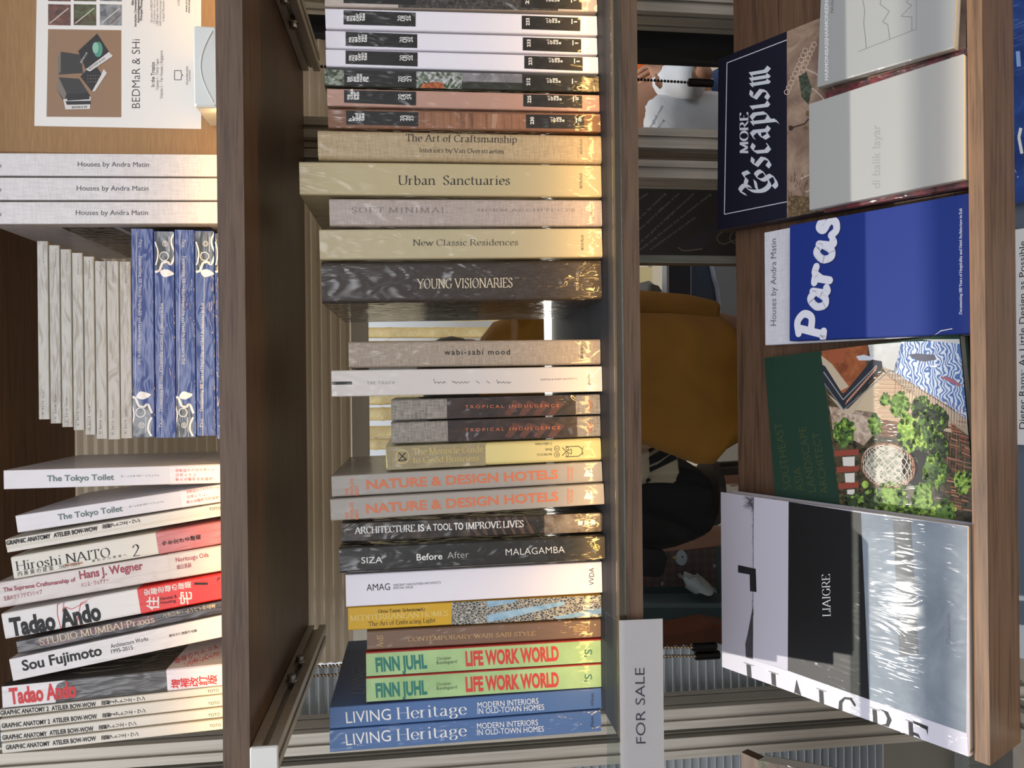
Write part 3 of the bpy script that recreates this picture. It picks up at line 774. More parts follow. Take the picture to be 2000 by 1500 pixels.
b = mid('dark brown photo-covered book with white mixed capitals', Q(666, 1020.6, 1176, 1001, 1178, 1039, 668, 1060.7), .23, mat((82, 70, 58), .45, wrap=.9, kind='photo', c2=(26, 23, 20)), False, .002)
for k in range(14):
    x = 905 + k * 9
    b.sp.poly([(x, 1011 - k * .3), (x + 3, 1011 - k * .3), (x + 22, 1046 - k * .3), (x + 17, 1046 - k * .3)], mat((98, 74, 60), .5) if k % 2 else mat((44, 34, 30), .5), 1)
b.sp.poly(Q(1063, 1006, 1172, 1002, 1174, 1038, 1063, 1043), mat((150, 136, 118), .45, wrap=.9, kind='photo', c2=(92, 78, 64)), 1)
for t, x0, x1, st in (('ARCHITECTURE', 692.6, 811, 'serifbold'), ('IS', 817, 829, 'bold'), ('A TOOL', 833, 883, 'semi'), ('TO', 887, 905, 'bold'), ('IMPROVE LIVES', 910, 1023, 'serifbold')):
    f = lambda x: 1042.7 - (x - 692.6) * .0414
    b.sp.text(t, (x0, f(x0)), (x1, f(x1)), 13, OFFW, st)
for x0, pp in ((1129, [(0, 0), (9, -.5), (9, -9), (0, -9)]), (1141, [(0, 0), (9, -.5), (8, -10), (4.5, -7), (1, -9.5)]), (1153, [(0, 0), (10, -.5), (9, -9), (5, -11), (1, -9)])):
    b.sp.poly([(x0 + a, 1026 - (x0 - 1129) * .04 + c) for a, c in pp], OFFW, 2)
b.done()
b = mid('near-black book with thin white sans title in three words', Q(663, 1069, 1182, 1046, 1183, 1093.7, 663, 1121), .27, mat((40, 40, 38), .4, wrap=1.0), True, .003)
b.sp.text('SIZA', (706, 1100.5), (747, 1099), 12, OFFW); b.sp.text('Before', (814, 1094.7), (864, 1092), 12.5, OFFW, 'semi'); b.sp.text('After', (874, 1091), (916, 1088.6), 12.5, mat((190, 190, 188), .5), 'thin'); b.sp.text('MALAGAMBA', (988, 1085), (1103, 1079.4), 13, OFFW, 'thin')
ring(b.sp, (1165, 1069), 5.5, 1, GOLD); b.sp.line([(1158, 1071), (1172, 1067)], .9, GOLD); b.sp.line([(1163, 1063), (1168, 1076)], .9, GOLD); b.done()
b = mid('plain white thick paperback with small black title, between black and yellow spines', Q(674, 1122.6, 1176, 1096, 1177, 1159, 677, 1186), .23, mat((238, 235, 242), .45, wrap=.45), False, .002)
b.sp.text('AMAG', (716, 1154), (762, 1152), 13, INK); b.sp.text('VINCENT VAN DUYSEN ARCHITECTS', (768, 1145), (861, 1139.6), 4.2, INK); b.sp.text('SPECIAL ISSUE', (768, 1150.5), (807, 1148.6), 4.2, INK); b.sp.up('VVDA', 1160, 1143, 1109, 9.5, INK, 'sans'); b.done()
b = mid('yellow-topped book with dark blue pebble-patterned lower spine', Q(679.7, 1187, 1174.7, 1160.7, 1175.4, 1206, 680, 1231.6), .24, mat((212, 168, 40), .5, wrap=.3), True, .002)
b.sp.poly(Q(882, 1176, 1174.5, 1161.2, 1175, 1206, 882, 1221), mat((190, 184, 160), .5, wrap=.9, kind='pebble', c2=(42, 58, 82)), 1)
BLU = mat((168, 200, 220), .5, wrap=.6, kind='photo', c2=(110, 156, 186))
b.sp.poly([(950, 1202), (975, 1196), (1100, 1174), (1104, 1181), (985, 1209), (952, 1215)], BLU, 2); b.sp.poly([(1080, 1205), (1174, 1187), (1175, 1199), (1090, 1211)], BLU, 2); b.sp.poly([(950, 1174), (1010, 1169), (1004, 1177), (952, 1186)], BLU, 2)
b.sp.text('Orna Tamir Schestowitz', (738.5, 1197), (831, 1192.6), 6.4, INK, 'serifbold'); b.sp.text('MEDITERRANEAN HOMES', (684, 1212.7), (876, 1202.5), 10.5, mat((226, 200, 120), .5), 'serifbold'); b.sp.text('The Art of Embracing Light', (720, 1223), (850.7, 1215), 8.5, INK, 'serif')
b.sp.up('R', 1159, 1192, 1178, 20, OFFW, 'serif', 3); b.done()
b = mid('slim brown book with spaced gold capitals', Q(716.4, 1232.4, 1173.7, 1208.6, 1174.4, 1246, 717, 1271), .23, mat((124, 98, 80), .45, wrap=.7), True, .003)
GO2 = mat((206, 172, 120), .45, metal=.2)
b.sp.text('CONTEMPORARY WABI-SABI STYLE', (797, 1252.5), (1046, 1240.6), 8, GO2, 'serif'); b.sp.up('ArdS', 748, 1264, 1241, 12, GO2, 'serif'); b.sp.line([(1121, 1225), (1151, 1223.5), (1151, 1232), (1121, 1233.5), (1121, 1225)], .8, GO2); b.sp.text('BETA-PLUS', (1123, 1231.6), (1149, 1230.4), 4.6, GO2); b.done()
TEAL, RED = mat((52, 124, 110), .5), mat((206, 72, 64), .5)
GRN = mat((176, 208, 148), .5, wrap=.3, kind='photo', c2=(156, 192, 132), sc=.35)
for lab, px, dy in (('pale green book with teal and red capitals, next to the slim brown book', Q(714.7, 1274, 1174.4, 1247.4, 1174.7, 1294, 715.4, 1321.5), 0), ('pale green book with teal and red capitals, next to the blue books', Q(714.7, 1323, 1174.7, 1295, 1175.4, 1342, 715.7, 1371.5), 1)):
    b = mid(lab, px, .24, mat((178, 66, 58), .5, wrap=.2), True, .002, 'pale green books with teal and red titles')
    f = 4
    b.sp.poly(Q(715, px[0][1] + 3, 1174.4, px[1][1] + 3, 1174.8, px[2][1], 715.5, px[3][1]), GRN, 1)
    d = 50 * dy
    b.sp.text('FINN JUHL', (734.5, 1311.4 + d), (834.7, 1304 + d * 1.02), 25.5, TEAL, 'xbold'); b.sp.text('LIFE WORK WORLD', (910, 1300 + d), (1092, 1289 + d * 1.02), 26.5, RED, 'xbold')
    b.sp.text('Christian', (853, 1290 + d), (881, 1287 + d), 6.2, INK); b.sp.text('Bundegaard', (853, 1297.4 + d), (892.5, 1294.4 + d), 6.2, INK)
    b.sp.up("'S", 1156, 1283 + d * .97, 1268 + d * .97, 14, TEAL, 'semi'); b.done()
LHB = mat((84, 116, 164), .42, wrap=.12)
for lab, px, L0, L1, H0, H1, A, Bt, wr in (('blue book without wrap, cover lettering showing beside the green books', Q(644, 1381, 1175.4, 1343.6, 1175.4, 1384, 644, 1425), (676.6, 1412.6), (764, 1405.5), (775, 1405), (912.6, 1395), ((933, 1382.7), (1052, 1374)), ((933, 1394.6), (1063, 1386)), 0),
                                       ('blue wrapped book at the left end of the middle shelf', Q(643, 1426, 1175.4, 1385.4, 1173.7, 1430, 645, 1470), (676.6, 1456), (764, 1447), (775, 1447), (912.6, 1437), ((932, 1423.5), (1051, 1416)), ((932, 1436), (1062.5, 1428.6)), 1)):
    b = mid(lab, px, .26, mat((84, 116, 164), .42, wrap=.95) if wr else LHB, True, .002, 'blue books with white titles')
    b.sp.text('LIVING', L0, L1, 22, OFFW, 'sans'); b.sp.text('Heritage', H0, H1, 23, OFFW, 'didone')
    b.sp.text('MODERN INTERIORS', *A, 11, OFFW); b.sp.text('IN OLD-TOWN HOMES', *Bt, 11, OFFW)
    b.sp.up('teNeues', 1159, px[3][1] - 46, px[3][1] - 71, 6, INK)
    if not wr:
        b.right.text('LIVING', (712, 1355), (712, 1308), 27, mat((150, 158, 168), .5), 'sans')
    b.done()
# ------------------------------------------------------------------ top shelf
YT = .055
def top(label, px, D, cover, hard=False, r=None, group=None, Y=YT):
    return Book(label, px, Y, ZU + .0004, D, cover, hard, r, group)
# cardboard box with its printed sheet
Yb = .085
KR = mat((174, 138, 96), .8, kind='kraft', c2=(156, 121, 82))
p0, p1 = atY(0, 297, Yb), atY(0, -120, Yb)
bx = thing('cardboard_box', 'brown cardboard box with white printed sheet stuck on its front', 'box', V((p0.x, Yb, ZU + .0004)))
m = MB(); wx = p1.x - p0.x; hb = .345
m.box((0, 0, 0), (wx, .28, hb), KR, None, .0015)
m.build('carton', bx)
SH = MB()
cs = [(72, -30), (67, 246), (393, 252), (393, -30)]
Xi = bx.matrix_world.inverted()
sh = Surf(SH, V((0, Yb - .0003, 0)), V((0, -1, 0)), Xi)
PAP = mat((236, 234, 228), .4, wrap=.12)
sh.poly(cs, PAP, 0)
PBR = mat((150, 118, 88), .5)
sh.poly([(94, 57), (91, 228), (237, 229), (237, 59)], PBR, 1)
for (a, b_), (cA, cB) in zip(((94, 138), (144, 188), (195, 238)), (((150, 96, 78), (70, 50, 46)), ((92, 112, 70), (70, 44, 34)), ((168, 172, 174), (96, 100, 104)))):
    for ya, yb in ((8, 49), (-40, 2)):
        sh.poly([(a, ya), (a, yb), (b_, yb + 1), (b_, ya + 1)], mat(cA, .5, kind='photo', c2=cB, sc=1.6), 1)
        sh.line([(a + 3, yb - 3), (b_ - 4, ya + 8)], 2, mat((210, 200, 188), .5), 2)
        sh.line([(a + 20, yb - 2), (b_ - 2, ya + 20)], 1.6, mat((120, 70, 54), .5), 2)
D1, D2, WHT = mat((52, 50, 48), .5), mat((30, 30, 32), .5), mat((220, 218, 214), .5)
# the picture on the sheet: slip-cased volumes
sh.poly([(119, 101), (113, 114), (114, 146), (160, 143), (163, 158 - 8), (158, 107)], D1, 2); sh.poly([(119, 101), (113, 114), (114, 146), (119, 140)], mat((120, 112, 104), .5), 3)
sh.poly([(115, 151), (110, 172), (123, 196), (177, 188), (155, 154)], D1, 2); sh.poly([(115, 151), (110, 172), (126, 196), (130, 183)], mat((128, 118, 108), .5), 3)
sh.poly([(124, 194), (128, 214), (176, 213), (178, 189)], WHT, 4); sh.poly([(130, 184), (132, 197), (176, 194), (172, 182)], D2, 5); sh.poly([(128, 198), (131, 205), (177, 204), (177, 197)], D2, 5)
sh.text('BEDMAR & SHI', (141, 212), (170, 211), 4, D1, 'sans', 6); sh.text('BEDMAR & SHI', (139, 195.5), (168, 194.5), 4, D1, 'sans', 6)
sh.poly([(157, 150), (180, 179), (203, 151), (190, 132), (171, 135)], D2, 3); sh.poly([(180, 179), (186, 178), (209, 143), (203, 135), (196, 150)], WHT, 4)
for k in range(14):
    sh.blob((172 + (k % 5) * 5, 148 + (k // 5) * 6), 1, 1, mat((150, 128, 100), .5), 4, 6)
sh.poly([(190, 66), (153, 100), (168, 136), (213, 102)], D2, 5); sh.poly([(168, 136), (176, 140), (221, 110), (213, 102)], WHT, 6)
sh.blob((192, 97), 9, 15, mat((80, 150, 128), .5), 6, 20, 0); sh.blob((187, 94), 6, 11, mat((140, 196, 172), .5), 7, 20, 0)
sh.text('BEDMAR & SHI', (160, 124), (172, 104), 4, WHT, 'sans', 7); sh.text('BEDMAR & SHI', (175, 137), (206, 116), 4, D1, 'sans', 7)
sh.up('BEDMaR & SHi', 273.5, 211, 77, 16, D2, 'thin')
sh.up('In the Tropics', 302, 169.6, 121.6, 7, D2, 'semi'); sh.up('Volume I – Thirty Years', 310, 176, 115, 6, GF); sh.up('Volume 2 – Ten Houses | Singapore', 318, 193, 99, 6, GF)
sh.line([(341, 156), (341, 138), (354, 138), (354, 145), (357.5, 147), (354, 149), (354, 156), (341, 156)], 1.3, D2)
sh.up('OSCAR RIERA OJEDA', 367, 166, 129, 3.2, D1); sh.up('PUBLISHERS', 372, 159, 137, 3.2, GF)
for t, x, y0, y1, st in (('Edited by Oscar Riera Ojeda', 261, 10, -40, 'bold'), ('Introduction, Conversations and Essay by Darlene Smyth', 266.5, 52, -60, 'bold'), ('Acknowledgements by Ernesto Bedmar', 272.5, 45, -50, 'bold'), ('Principal Photographer Albert Lim', 278, 40, -48, 'bold'),
                         ('30 years of BEDMaR & SHi works', 298, 44, -40, 'thin'), ('110 projects, most never published', 303.5, 46, -30, 'thin'), ('1,080 pages, two volumes in one slipcase', 309, 50, -36, 'thin'), ('1600 stunning photographs & drawings', 315, 50, -34, 'thin'), ('in-depth discussion with the architects', 321, 42, -40, 'thin'),
                         ('US$ 165', 351, 11, -16, 'thin'), ('www.oropublishers.com', 366, 24, -40, 'semi'), ('www.oscarrieraojeda.com', 371, 26, -40, 'semi')):
    sh.up(t, x, y0, y1, 4.4, D1, st)
SH.build('printed_sheet', bx)
# frosted holder in front of the box
p0, p1 = atY(424, 210, .01), atY(378, 51, .01)
hd = thing('frosted_holder', 'small frosted white plastic holder in front of the cardboard box', 'holder', V((p0.x, .008, ZU + .0004)))
FRO = mat((226, 228, 222), .32, trans=0)
FRO.node_tree.nodes['Principled BSDF'].inputs['Subsurface Weight'].default_value = .3
FRO.node_tree.nodes['Principled BSDF'].inputs['Subsurface Radius'].default_value = (.01, .01, .008)
w_, h_ = p1.x - p0.x, p1.z - ZU
m = MB(); m.box((0, 0, 0), (w_, .07, h_), FRO, None, .002); m.build('body', hd)
m = MB()
pts = [(w_ * (.06 + .88 * t), -.0004, h_ * (.18 + .5 * math.sin(math.pi * t))) for t in [k / 20 for k in range(21)]]
m.tube(pts, .0007, mat((210, 214, 208), .3), 6); m.build('thumb_cut', hd)
# three white volumes
HAM = mat((224, 220, 218), .5, wrap=.35, kind='linen', c2=(206, 201, 200), sc=.4)
HIN = mat((86, 86, 92), .6)
for lab, y0, y1, ta, tb, pos in (('tall white linen-look book leaning on the cardboard box', (298, 301), (343.5, 345.5), (152, 325), (291, 326), 0),
                                 ('tall white linen-look book between two like it on the top shelf', (346, 347), (391, 391.5), (150, 372), (290, 372.5), 1),
                                 ('tall white linen-look book beside the flat stacks, its cover showing', (394, 393), (438, 437.5), (148, 420), (289, 420), 2)):
    px = Q(-22, y0[0], 430, y0[1], 430, y1[1], -22, y1[0])
    b = top(lab, px, .25, HAM, True, .001, 'tall white books on the top shelf')
    b.sp.text('Houses by Andra Matin', ta, tb, 9.4, HIN)
    b.sp.text('Andra Matin', (-14, ta[1] + 2), (3, ta[1] + 2), 8, HIN)
    if pos == 2:
        D, H = b.D, b.H
        for (y0_, y1_, z0_, z1_) in ((.02, .12, .52, .74), (.125, .235, .52, .74), (.02, .235, .1, .49)):
            b.mb.poly([(-.0003, y0_, H * z0_), (-.0003, y1_, H * z0_), (-.0003, y1_, H * z1_), (-.0003, y0_, H * z1_)], mat((104, 88, 74), .5, wrap=.5, kind='photo', c2=(58, 46, 38)))
    b.done()
# flat stacks
def flat(label, xp, yt, yb, zt, zb, cover, D, group, hard=False, rot=False, name='book'):
    ex0, ex1 = atY(xp, yb, YT + .005), atY(xp, yt, YT + .005)
    T, H = zt - zb, ex1.x - ex0.x
    s = Book.__new__(Book)
    s.T, s.H, s.D = T, H, D
    ax, az = V((0, 0, 1)), V((-1, 0, 0))
    if rot:
        ax, az = -ax, -az
    X = M((ax, V((0, 1, 0)), az)).transposed().to_4x4()
    X.translation = V((ex1.x if not rot else ex0.x, YT + .005, zb if not rot else zt))
    s.start(name, label, X, cover, hard, None, group, V((0, YT + .005, 0)), V((0, -1, 0)))
    return s
BLU1 = mat((18, 52, 128), .45, wrap=.7)
CRM = mat((172, 166, 152), .5, wrap=.6)
zs = [ZU + .0004]
for x in (420, 381.5, 342, 301.5, 257, 233.5, 208.5, 185.5, 163.5, 141, 118.5, 96, 73):
    zs.append(atY(x, 650, YT + .005).z)
WAV = mat((234, 230, 222), .4, wrap=.6); DKB = mat((44, 50, 54), .4, wrap=1.0)
def swirl(s, x0, x1, ya, yb):
    # wavy dark panel with white flowing bands and a blue heart at one end of the spine
    d = 1 if yb > ya else -1
    L = abs(yb - ya); w = x1 - x0
    P = lambda a, c: (x0 + w * a, ya + d * L * c)
    s.poly([P(.0, 0), P(1, 0), P(1, .62), P(.8, .82), P(.55, .8), P(.3, .97), P(0, 1)], DKB, 1)
    cv = lambda pts, w_: [s.line([tuple(a), tuple(b)], w_, WAV, 2) for a, b in zip(*(lambda q: (q, q[1:]))(smooth_line([V(p) for p in pts], 8)))]
    cv([P(.0, 1.02), P(.22, .97), P(.36, .8), P(.6, .76), P(.8, .82), P(1.0, .6)], 4.6)
    cv([P(.0, .25), P(.14, .5), P(.1, .72), P(.02, .84)], 2.6); cv([P(.97, .03), P(.82, .18), P(.84, .34), P(.98, .5)], 3.6)
    ring(s, P(.45, .62), w * .22, 1.6, WAV, 2, 18); ring(s, P(.5, .3), w * .13, 1, WAV, 2, 16); ring(s, P(.5, .3), w * .06, .8, WAV, 2, 12)
    s.line([P(.7, .12), P(.7, .5)], .9, WAV, 2)
    s.poly([tuple(p) for p in smooth_line([V(p) for p in (P(.25, 1.0), P(.6, .95), P(.95, 1.06), P(.72, 1.12), P(.42, 1.14), P(.25, 1.0))], 6)[:-1]], WAV, 2.5)
pos = ['lowest, half hidden by the shelf edge', 'second from the bottom of the stack', 'third from the bottom of the stack', 'fourth from the bottom of the stack', 'topmost blue one, under the cream volumes']
xr = [(420, 448), (382, 420), (343, 381), (302, 342), (258, 300)]
yy = [(456, 857), (451, 851), (449, 854), (452, 855), (447, 854)]
for i in range(5):
    flip = i in (2, 4)
    b = flat('blue wrapped book lying flat, ' + pos[i], (xr[i][0] + xr[i][1]) / 2, yy[i][0], yy[i][1], zs[i + 1] - .0003, zs[i] + .0002, BLU1, .22, 'blue wrapped books in the flat stack', rot=flip)
    x0, x1 = xr[i]
    s = b.sp
    if flip:
        s.text('Paras', (x0 + 14, 468), (x0 + 13, 483), 6, OFFW, 'serif'); s.text('Documenting 100 Years of Hospitality and Hotel Architecture in Bali', (x0 + 14, 500), (x0 + 12, 712), 6, OFFW, 'serif')
        swirl(s, x0 - 2, x1 - 3, 854, 776)
        s.line([(x0 + 9, 452), (x0 + 6, 770)], .6, OFFW)
    else:
        s.text('Paras', (x0 + 14, 834), (x0 + 15, 818), 6, OFFW, 'serif'); s.text('Documenting 100 Years of Hospitality and Hotel Architecture in Bali', (x0 + 14, 803), (x0 + 17, 592), 6, OFFW, 'serif')
        swirl(s, x0 + 1, x1, 453, 530)
        s.line([(x0 + 17, 534), (x0 + 14, 852)], .6, OFFW)
    b.done()
pos = ['lowest, lying on the blue books', 'second above the blue books', 'third above the blue books', 'fourth above the blue books', 'fourth from the top', 'third from the top', 'second from the top', 'topmost of the whole stack']
xc = [245, 220, 196, 174, 152, 130, 108, 84]
yy = [(511, 856), (510, 858), (510, 857), (501, 849), (494, 840), (487, 834), (479, 827), (471, 819)]
for i in range(8):
    b = flat('slim cream volume lying flat, ' + pos[i], xc[i], yy[i][0], yy[i][1], zs[i + 6] - .0003, zs[i + 5] + .0002, CRM, .165, 'slim cream volumes in the flat stack')
    x, (ya, yb) = xc[i], yy[i]
    b.sp.up('andramatin', x + 2, ya + 42, ya + 8, 3.6, GF, 'wide'); b.sp.up('di balik layar', x + 2, yb - 9, yb - 58, 4.6, mat((84, 78, 70), .6), 'wide')
    b.done()
# leaning books, picture upper to lower
WH2 = mat((226, 222, 224), .45, wrap=.3); IVO = mat((228, 222, 208), .5, wrap=.25)
GGR = mat((112, 130, 124), .6); RDP = mat((222, 104, 88), .6); OBI = mat((232, 226, 228), .4, wrap=.6)
def tokyo(label, px, t0, t1, j0, j1, xo, rows):
    b = top(label, px, .20, WH2, False, .001, 'white paperbacks with grey-green titles')
    b.sp.text('The Tokyo Toilet', t0, t1, 11, GGR, 'bold'); b.sp.vtext('ザ・トウキョウ・トイレット', j0, j1, 5.4, GGR)
    k = b.zfrac(xo, (px[1][1] + px[2][1]) / 2)
    bn = b.band(0.0, k, OBI)
    for (p, q), t in zip(rows, ('世界的クリエイターと', '公共トイレ', '新たな都市の可能性')):
        bn.vtext(t, p, q, 7, RDP)
    b.done()
tokyo('white paperback with grey-green title standing upright beside the empty gap', Q(7.4, 919, 431, 905.6, 431, 944.6, 7.4, 955.6), (92, 940), (223, 937), (236, 930.5), (312, 928), 331, (((342, 919), (420, 917)), ((342, 927.5), (384, 927)), ((342, 936), (416, 935))))
tokyo('white paperback with grey-green title leaning against the round-spined white book', Q(31, 1007, 431, 946, 431, 981, 34, 1041), (113.7, 1015.6), (240, 998), (252, 990), (320, 979), 351, (((364, 960.6), (428, 951)), ((364, 971), (402, 965)), ((364, 980.5), (428, 971))))
BK = mat((30, 29, 28), .6)
def bow(label, px, g, two, a0, a1, b0, b1, j0, j1, t0, r):
    b = top(label, px, .21, IVO, False, r, g)
    b.sp.text('GRAPHIC ANATOMY' + (' 2' if two else ''), a0, a1, 8.5, BK, 'bold'); b.sp.text('ATELIER BOW-WOW', b0, b1, 8.5, BK, 'bold')
    b.sp.vtext('図解2アトリエ・ワン' if two else '図解アトリエ・ワン', j0, j1, 9, BK, 'cjkb')
    b.sp.text('TOTO', t0, (t0[0] + 22, t0[1] - 2.6), 5.4, BK); b.done()
bow('white book with rounded spine and black capitals, under the leaning white paperback', Q(6, 1051, 431, 984.5, 431, 1007, 18, 1083), None, False, (13, 1065), (99, 1051), (105, 1050), (191, 1036), (200, 1029), (274, 1016), (409, 997.5), .008)
b = top('ivory book with large black serif title and dusty rose paper band', Q(21.5, 1087, 431, 1018.5, 430, 1062, 27, 1133), .22, IVO, False, .003)
b.sp.poly([(126, 1102), (161, 1097), (162, 1101), (127, 1107)], mat((196, 150, 116), .5), 1)
b.sp.text('Hiroshi NAITO', (32, 1115), (216, 1087), 18, BK, 'serif'); b.sp.text('2', (260, 1087), (275, 1085), 22, BK, 'serif')
for t, p, q, c in (('内藤廣の建築', (34, 1125), (107, 1112.5), 9), ('素形から素景へ', (178.6, 1098), (250, 1085), 4.5)):
    n = len(t)
    for i, ch in enumerate(t):
        a = (i + .12) / n; e = (i + .8) / n
        b.sp.text(ch, (p[0] + (q[0] - p[0]) * a, p[1] + (q[1] - p[1]) * a), (p[0] + (q[0] - p[0]) * e, p[1] + (q[1] - p[1]) * e), c * .8, BK)
b.sp.text('2005-2013', (115, 1111), (156, 1104), 6.4, BK, 'serif')
bn = b.band(0.0, b.zfrac(307, 1060), mat((196, 112, 112), .45, wrap=.4)); bn.vtext('今を生きる建築', (316, 1062), (393, 1048), 10.5, BK, 'cjkb'); b.done()
MAR = mat((162, 66, 80), .55); WG = mat((216, 206, 200), .5, wrap=.45)
b = top('pale pinkish grey book with maroon title of two sizes', Q(-4, 1136.5, 430, 1066, 430, 1115, -4, 1190), .22, WG, False, .002)
b.sp.text('The Supreme Craftsmanship of', (7, 1156), (148, 1135.5), 8, MAR, 'bold'); b.sp.text('Hans J. Wegner', (156, 1131), (280, 1111.5), 15.5, MAR, 'bold')
b.sp.text('ハンス・ウェグナー', (159, 1147), (213, 1136.5), 7, MAR, 'semi'); b.sp.text('至高のクラフツマンシップ', (8, 1173), (83, 1159), 7, MAR, 'semi')
bn = b.band(0.0, b.zfrac(331, 1106), WG); bn.text('Noritsugu Oda', (344, 1098), (408, 1087), 8.5, MAR, 'semi'); bn.text('織田憲嗣', (346, 1112), (374, 1107), 7, MAR); b.done()
RED2 = mat((222, 46, 40), .45, wrap=.2); RSK = mat((206, 60, 66), .5)
b = top('thick white book with heavy black title and bright red paper band', Q(4, 1197.5, 430, 1120, 429, 1171, 9, 1250), .22, mat((230, 226, 222), .45, wrap=.3), False, .003)
b.sp.line([(160, 1168), (122, 1172), (112, 1180), (112, 1200), (119, 1228)], 1.6, RSK, 1); b.sp.line([(124, 1171), (122, 1195), (126, 1185), (140, 1190), (170, 1175)], 1.4, RSK, 1); b.sp.line([(182, 1163), (158, 1178), (152, 1205), (150, 1222)], 1.6, RSK, 1); b.sp.line([(150, 1196), (158, 1224)], 1.2, RSK, 1)
b.sp.text('Tadao', (22, 1242), (110, 1227.5), 33, BK, 'xbold'); b.sp.text('Ando', (120, 1225), (199, 1209), 33, BK, 'xbold')
bn = b.band(0.0, b.zfrac(272, 1176), RED2)
bn.vtext('安藤忠雄の建築', (281, 1158), (374, 1141), 13.5, OFFW, 'cjkb'); bn.vtext('住', (286, 1180), (312, 1176), 27, OFFW, 'cjkb'); bn.vtext('宅', (350, 1170), (376, 1166), 27, OFFW, 'cjkb')
bn.text('Houses &', (313.5, 1172.5), (346, 1167), 6, BK, 'semi'); bn.text('Housing', (314.6, 1180), (343.6, 1175.6), 6, BK, 'semi'); bn.vtext('1', (380, 1143), (410, 1137), 29, BK, 'bold'); bn.vtext('TOTO出版', (424, 1135), (428, 1128), 5, BK); b.done()
b = top('dark maroon-black book with cream slab-serif title', Q(32, 1251.5, 429, 1173, 429, 1200, 35, 1279), .2, mat((44, 34, 34), .4, wrap=.6), False, .002)
b.sp.poly([(74, 1249), (150, 1233), (300, 1202), (305, 1214), (155, 1244), (78, 1262)], mat((96, 34, 44), .4, wrap=.5), 1); b.sp.poly([(95, 1245), (155, 1233), (160, 1247), (100, 1262)], mat((120, 92, 88), .4, wrap=.5, kind='photo', c2=(60, 38, 40)), 1.6)
b.sp.text('STUDIO MUMBAI:Praxis', (78, 1260.5), (302.5, 1215), 13, CREAM, 'slab'); b.sp.vtext('スタジオ・ムンバイ作品集', (318, 1203), (421, 1182), 9, CREAM); b.done()
b = top('white book with bold black sans name, leaning above the red-titled book', Q(18.6, 1287, 429, 1201.6, 429, 1246, 25, 1331.4), .22, mat((228, 224, 222), .45, wrap=.4), False, .001)
b.sp.text('Sou Fujimoto', (45, 1310), (200, 1279), 19.5, BK, 'bold'); b.sp.text('Architecture Works', (217, 1266), (290, 1250.6), 8, BK); b.sp.text('1995-2015', (218, 1276.6), (260, 1268), 8, BK); b.sp.vtext('藤本壮介建築作品集', (330, 1242), (385, 1231), 6.2, BK); b.done()
AR = mat((214, 48, 50), .45)
b = top('thick book with red title, white and charcoal spine, white paper band', Q(3, 1340.5, 429, 1297, 428, 1340.5, 5, 1383), .24, mat((70, 68, 66), .4, wrap=.6), False, .003)
b.sp.poly([(3.6, 1341), (128, 1328.5), (112, 1336), (108, 1345), (109, 1372), (5.2, 1382.5)], mat((230, 226, 224), .4, wrap=.4), 1)
b.sp.text('Tadao Ando', (20, 1374.5), (150, 1360), 29, AR, 'xbold')
bn = b.band(0.0, b.zfrac(326, 1328), mat((226, 222, 232), .4, wrap=.5)); bn.vtext('増補改訂版', (334, 1337), (424, 1326), 19, AR, 'cjkb')
b.br.vtext('建築のスケッチ', (340, 1292), (428, 1262), 12, AR, 'sans'); b.br.vtext('この年にわたる', (358, 1298), (428, 1276), 12, AR, 'sans'); b.done()
g = 'white books with black capitals leaning at the left end'
bow('white book with black capitals and figure 2, directly under the red-titled book', Q(-1, 1385.5, 427, 1341.5, 427, 1356, -1, 1402.5), g, True, (1, 1397), (95.5, 1388), (101, 1387.6), (188, 1379), (198, 1373), (284, 1363.6), (405.6, 1353), .002)
bow('white book with black capitals and a figure 2, second under the red-titled book', Q(0, 1404, 427, 1357.5, 427, 1380, 1, 1429.5), g, True, (3.6, 1422), (98, 1413), (103, 1412), (190, 1403), (200, 1397.5), (285, 1387.6), (407, 1377), .002)
bow('white book with black capitals, next to last at the left end', Q(0, 1431, 427, 1381.5, 427, 1403, 3, 1450), g, False, (5, 1445), (92, 1437), (97, 1435.6), (183, 1427), (193, 1421), (267, 1412.5), (407.5, 1399.6), .002)
bow('white book with black capitals, last at the left end', Q(3, 1452, 427, 1404.5, 427, 1427, 5, 1473), g, False, (12, 1464), (98, 1456), (103, 1455.5), (188, 1446), (198, 1441), (271, 1433), (410, 1420.7), .002)
# ------------------------------------------------------------------ sloping display: fronts of the books face the viewer
SL = math.radians(30)
SX, SU, SN = V((1, 0, 0)), V((0, math.cos(SL), math.sin(SL))), V((0, -math.sin(SL), math.cos(SL)))
_r = ray(1897, 750)
S0 = EYE + _r * .90
def slope_pt(p, off):
    return hit(p, S0 + SN * off, SN)
def sbox(mb, x0, x1, u0, u1, n0, n1, m):
    p = [S0 + SX * x + SU * u + SN * n for n in (n0, n1) for u in (u0, u1) for x in (x0, x1)]
    mb.mesh(p, [(0, 2, 3, 1), (4, 5, 7, 6), (0, 1, 5, 4), (2, 6, 7, 3), (0, 4, 6, 2), (1, 3, 7, 5)], m)
xle = slope_pt((1930, 1482), 0).x
OB = -.052
ub = (slope_pt((1440, 750), OB) - (S0 + SN * OB)).dot(SU)
m = MB(); sbox(m, xle, 1.05, -.008, ub, OB - .018, OB, WOODU)
wpart(m, 'sloped_board', unit)
ut = (slope_pt((1926, 750), .004) - S0).dot(SU)
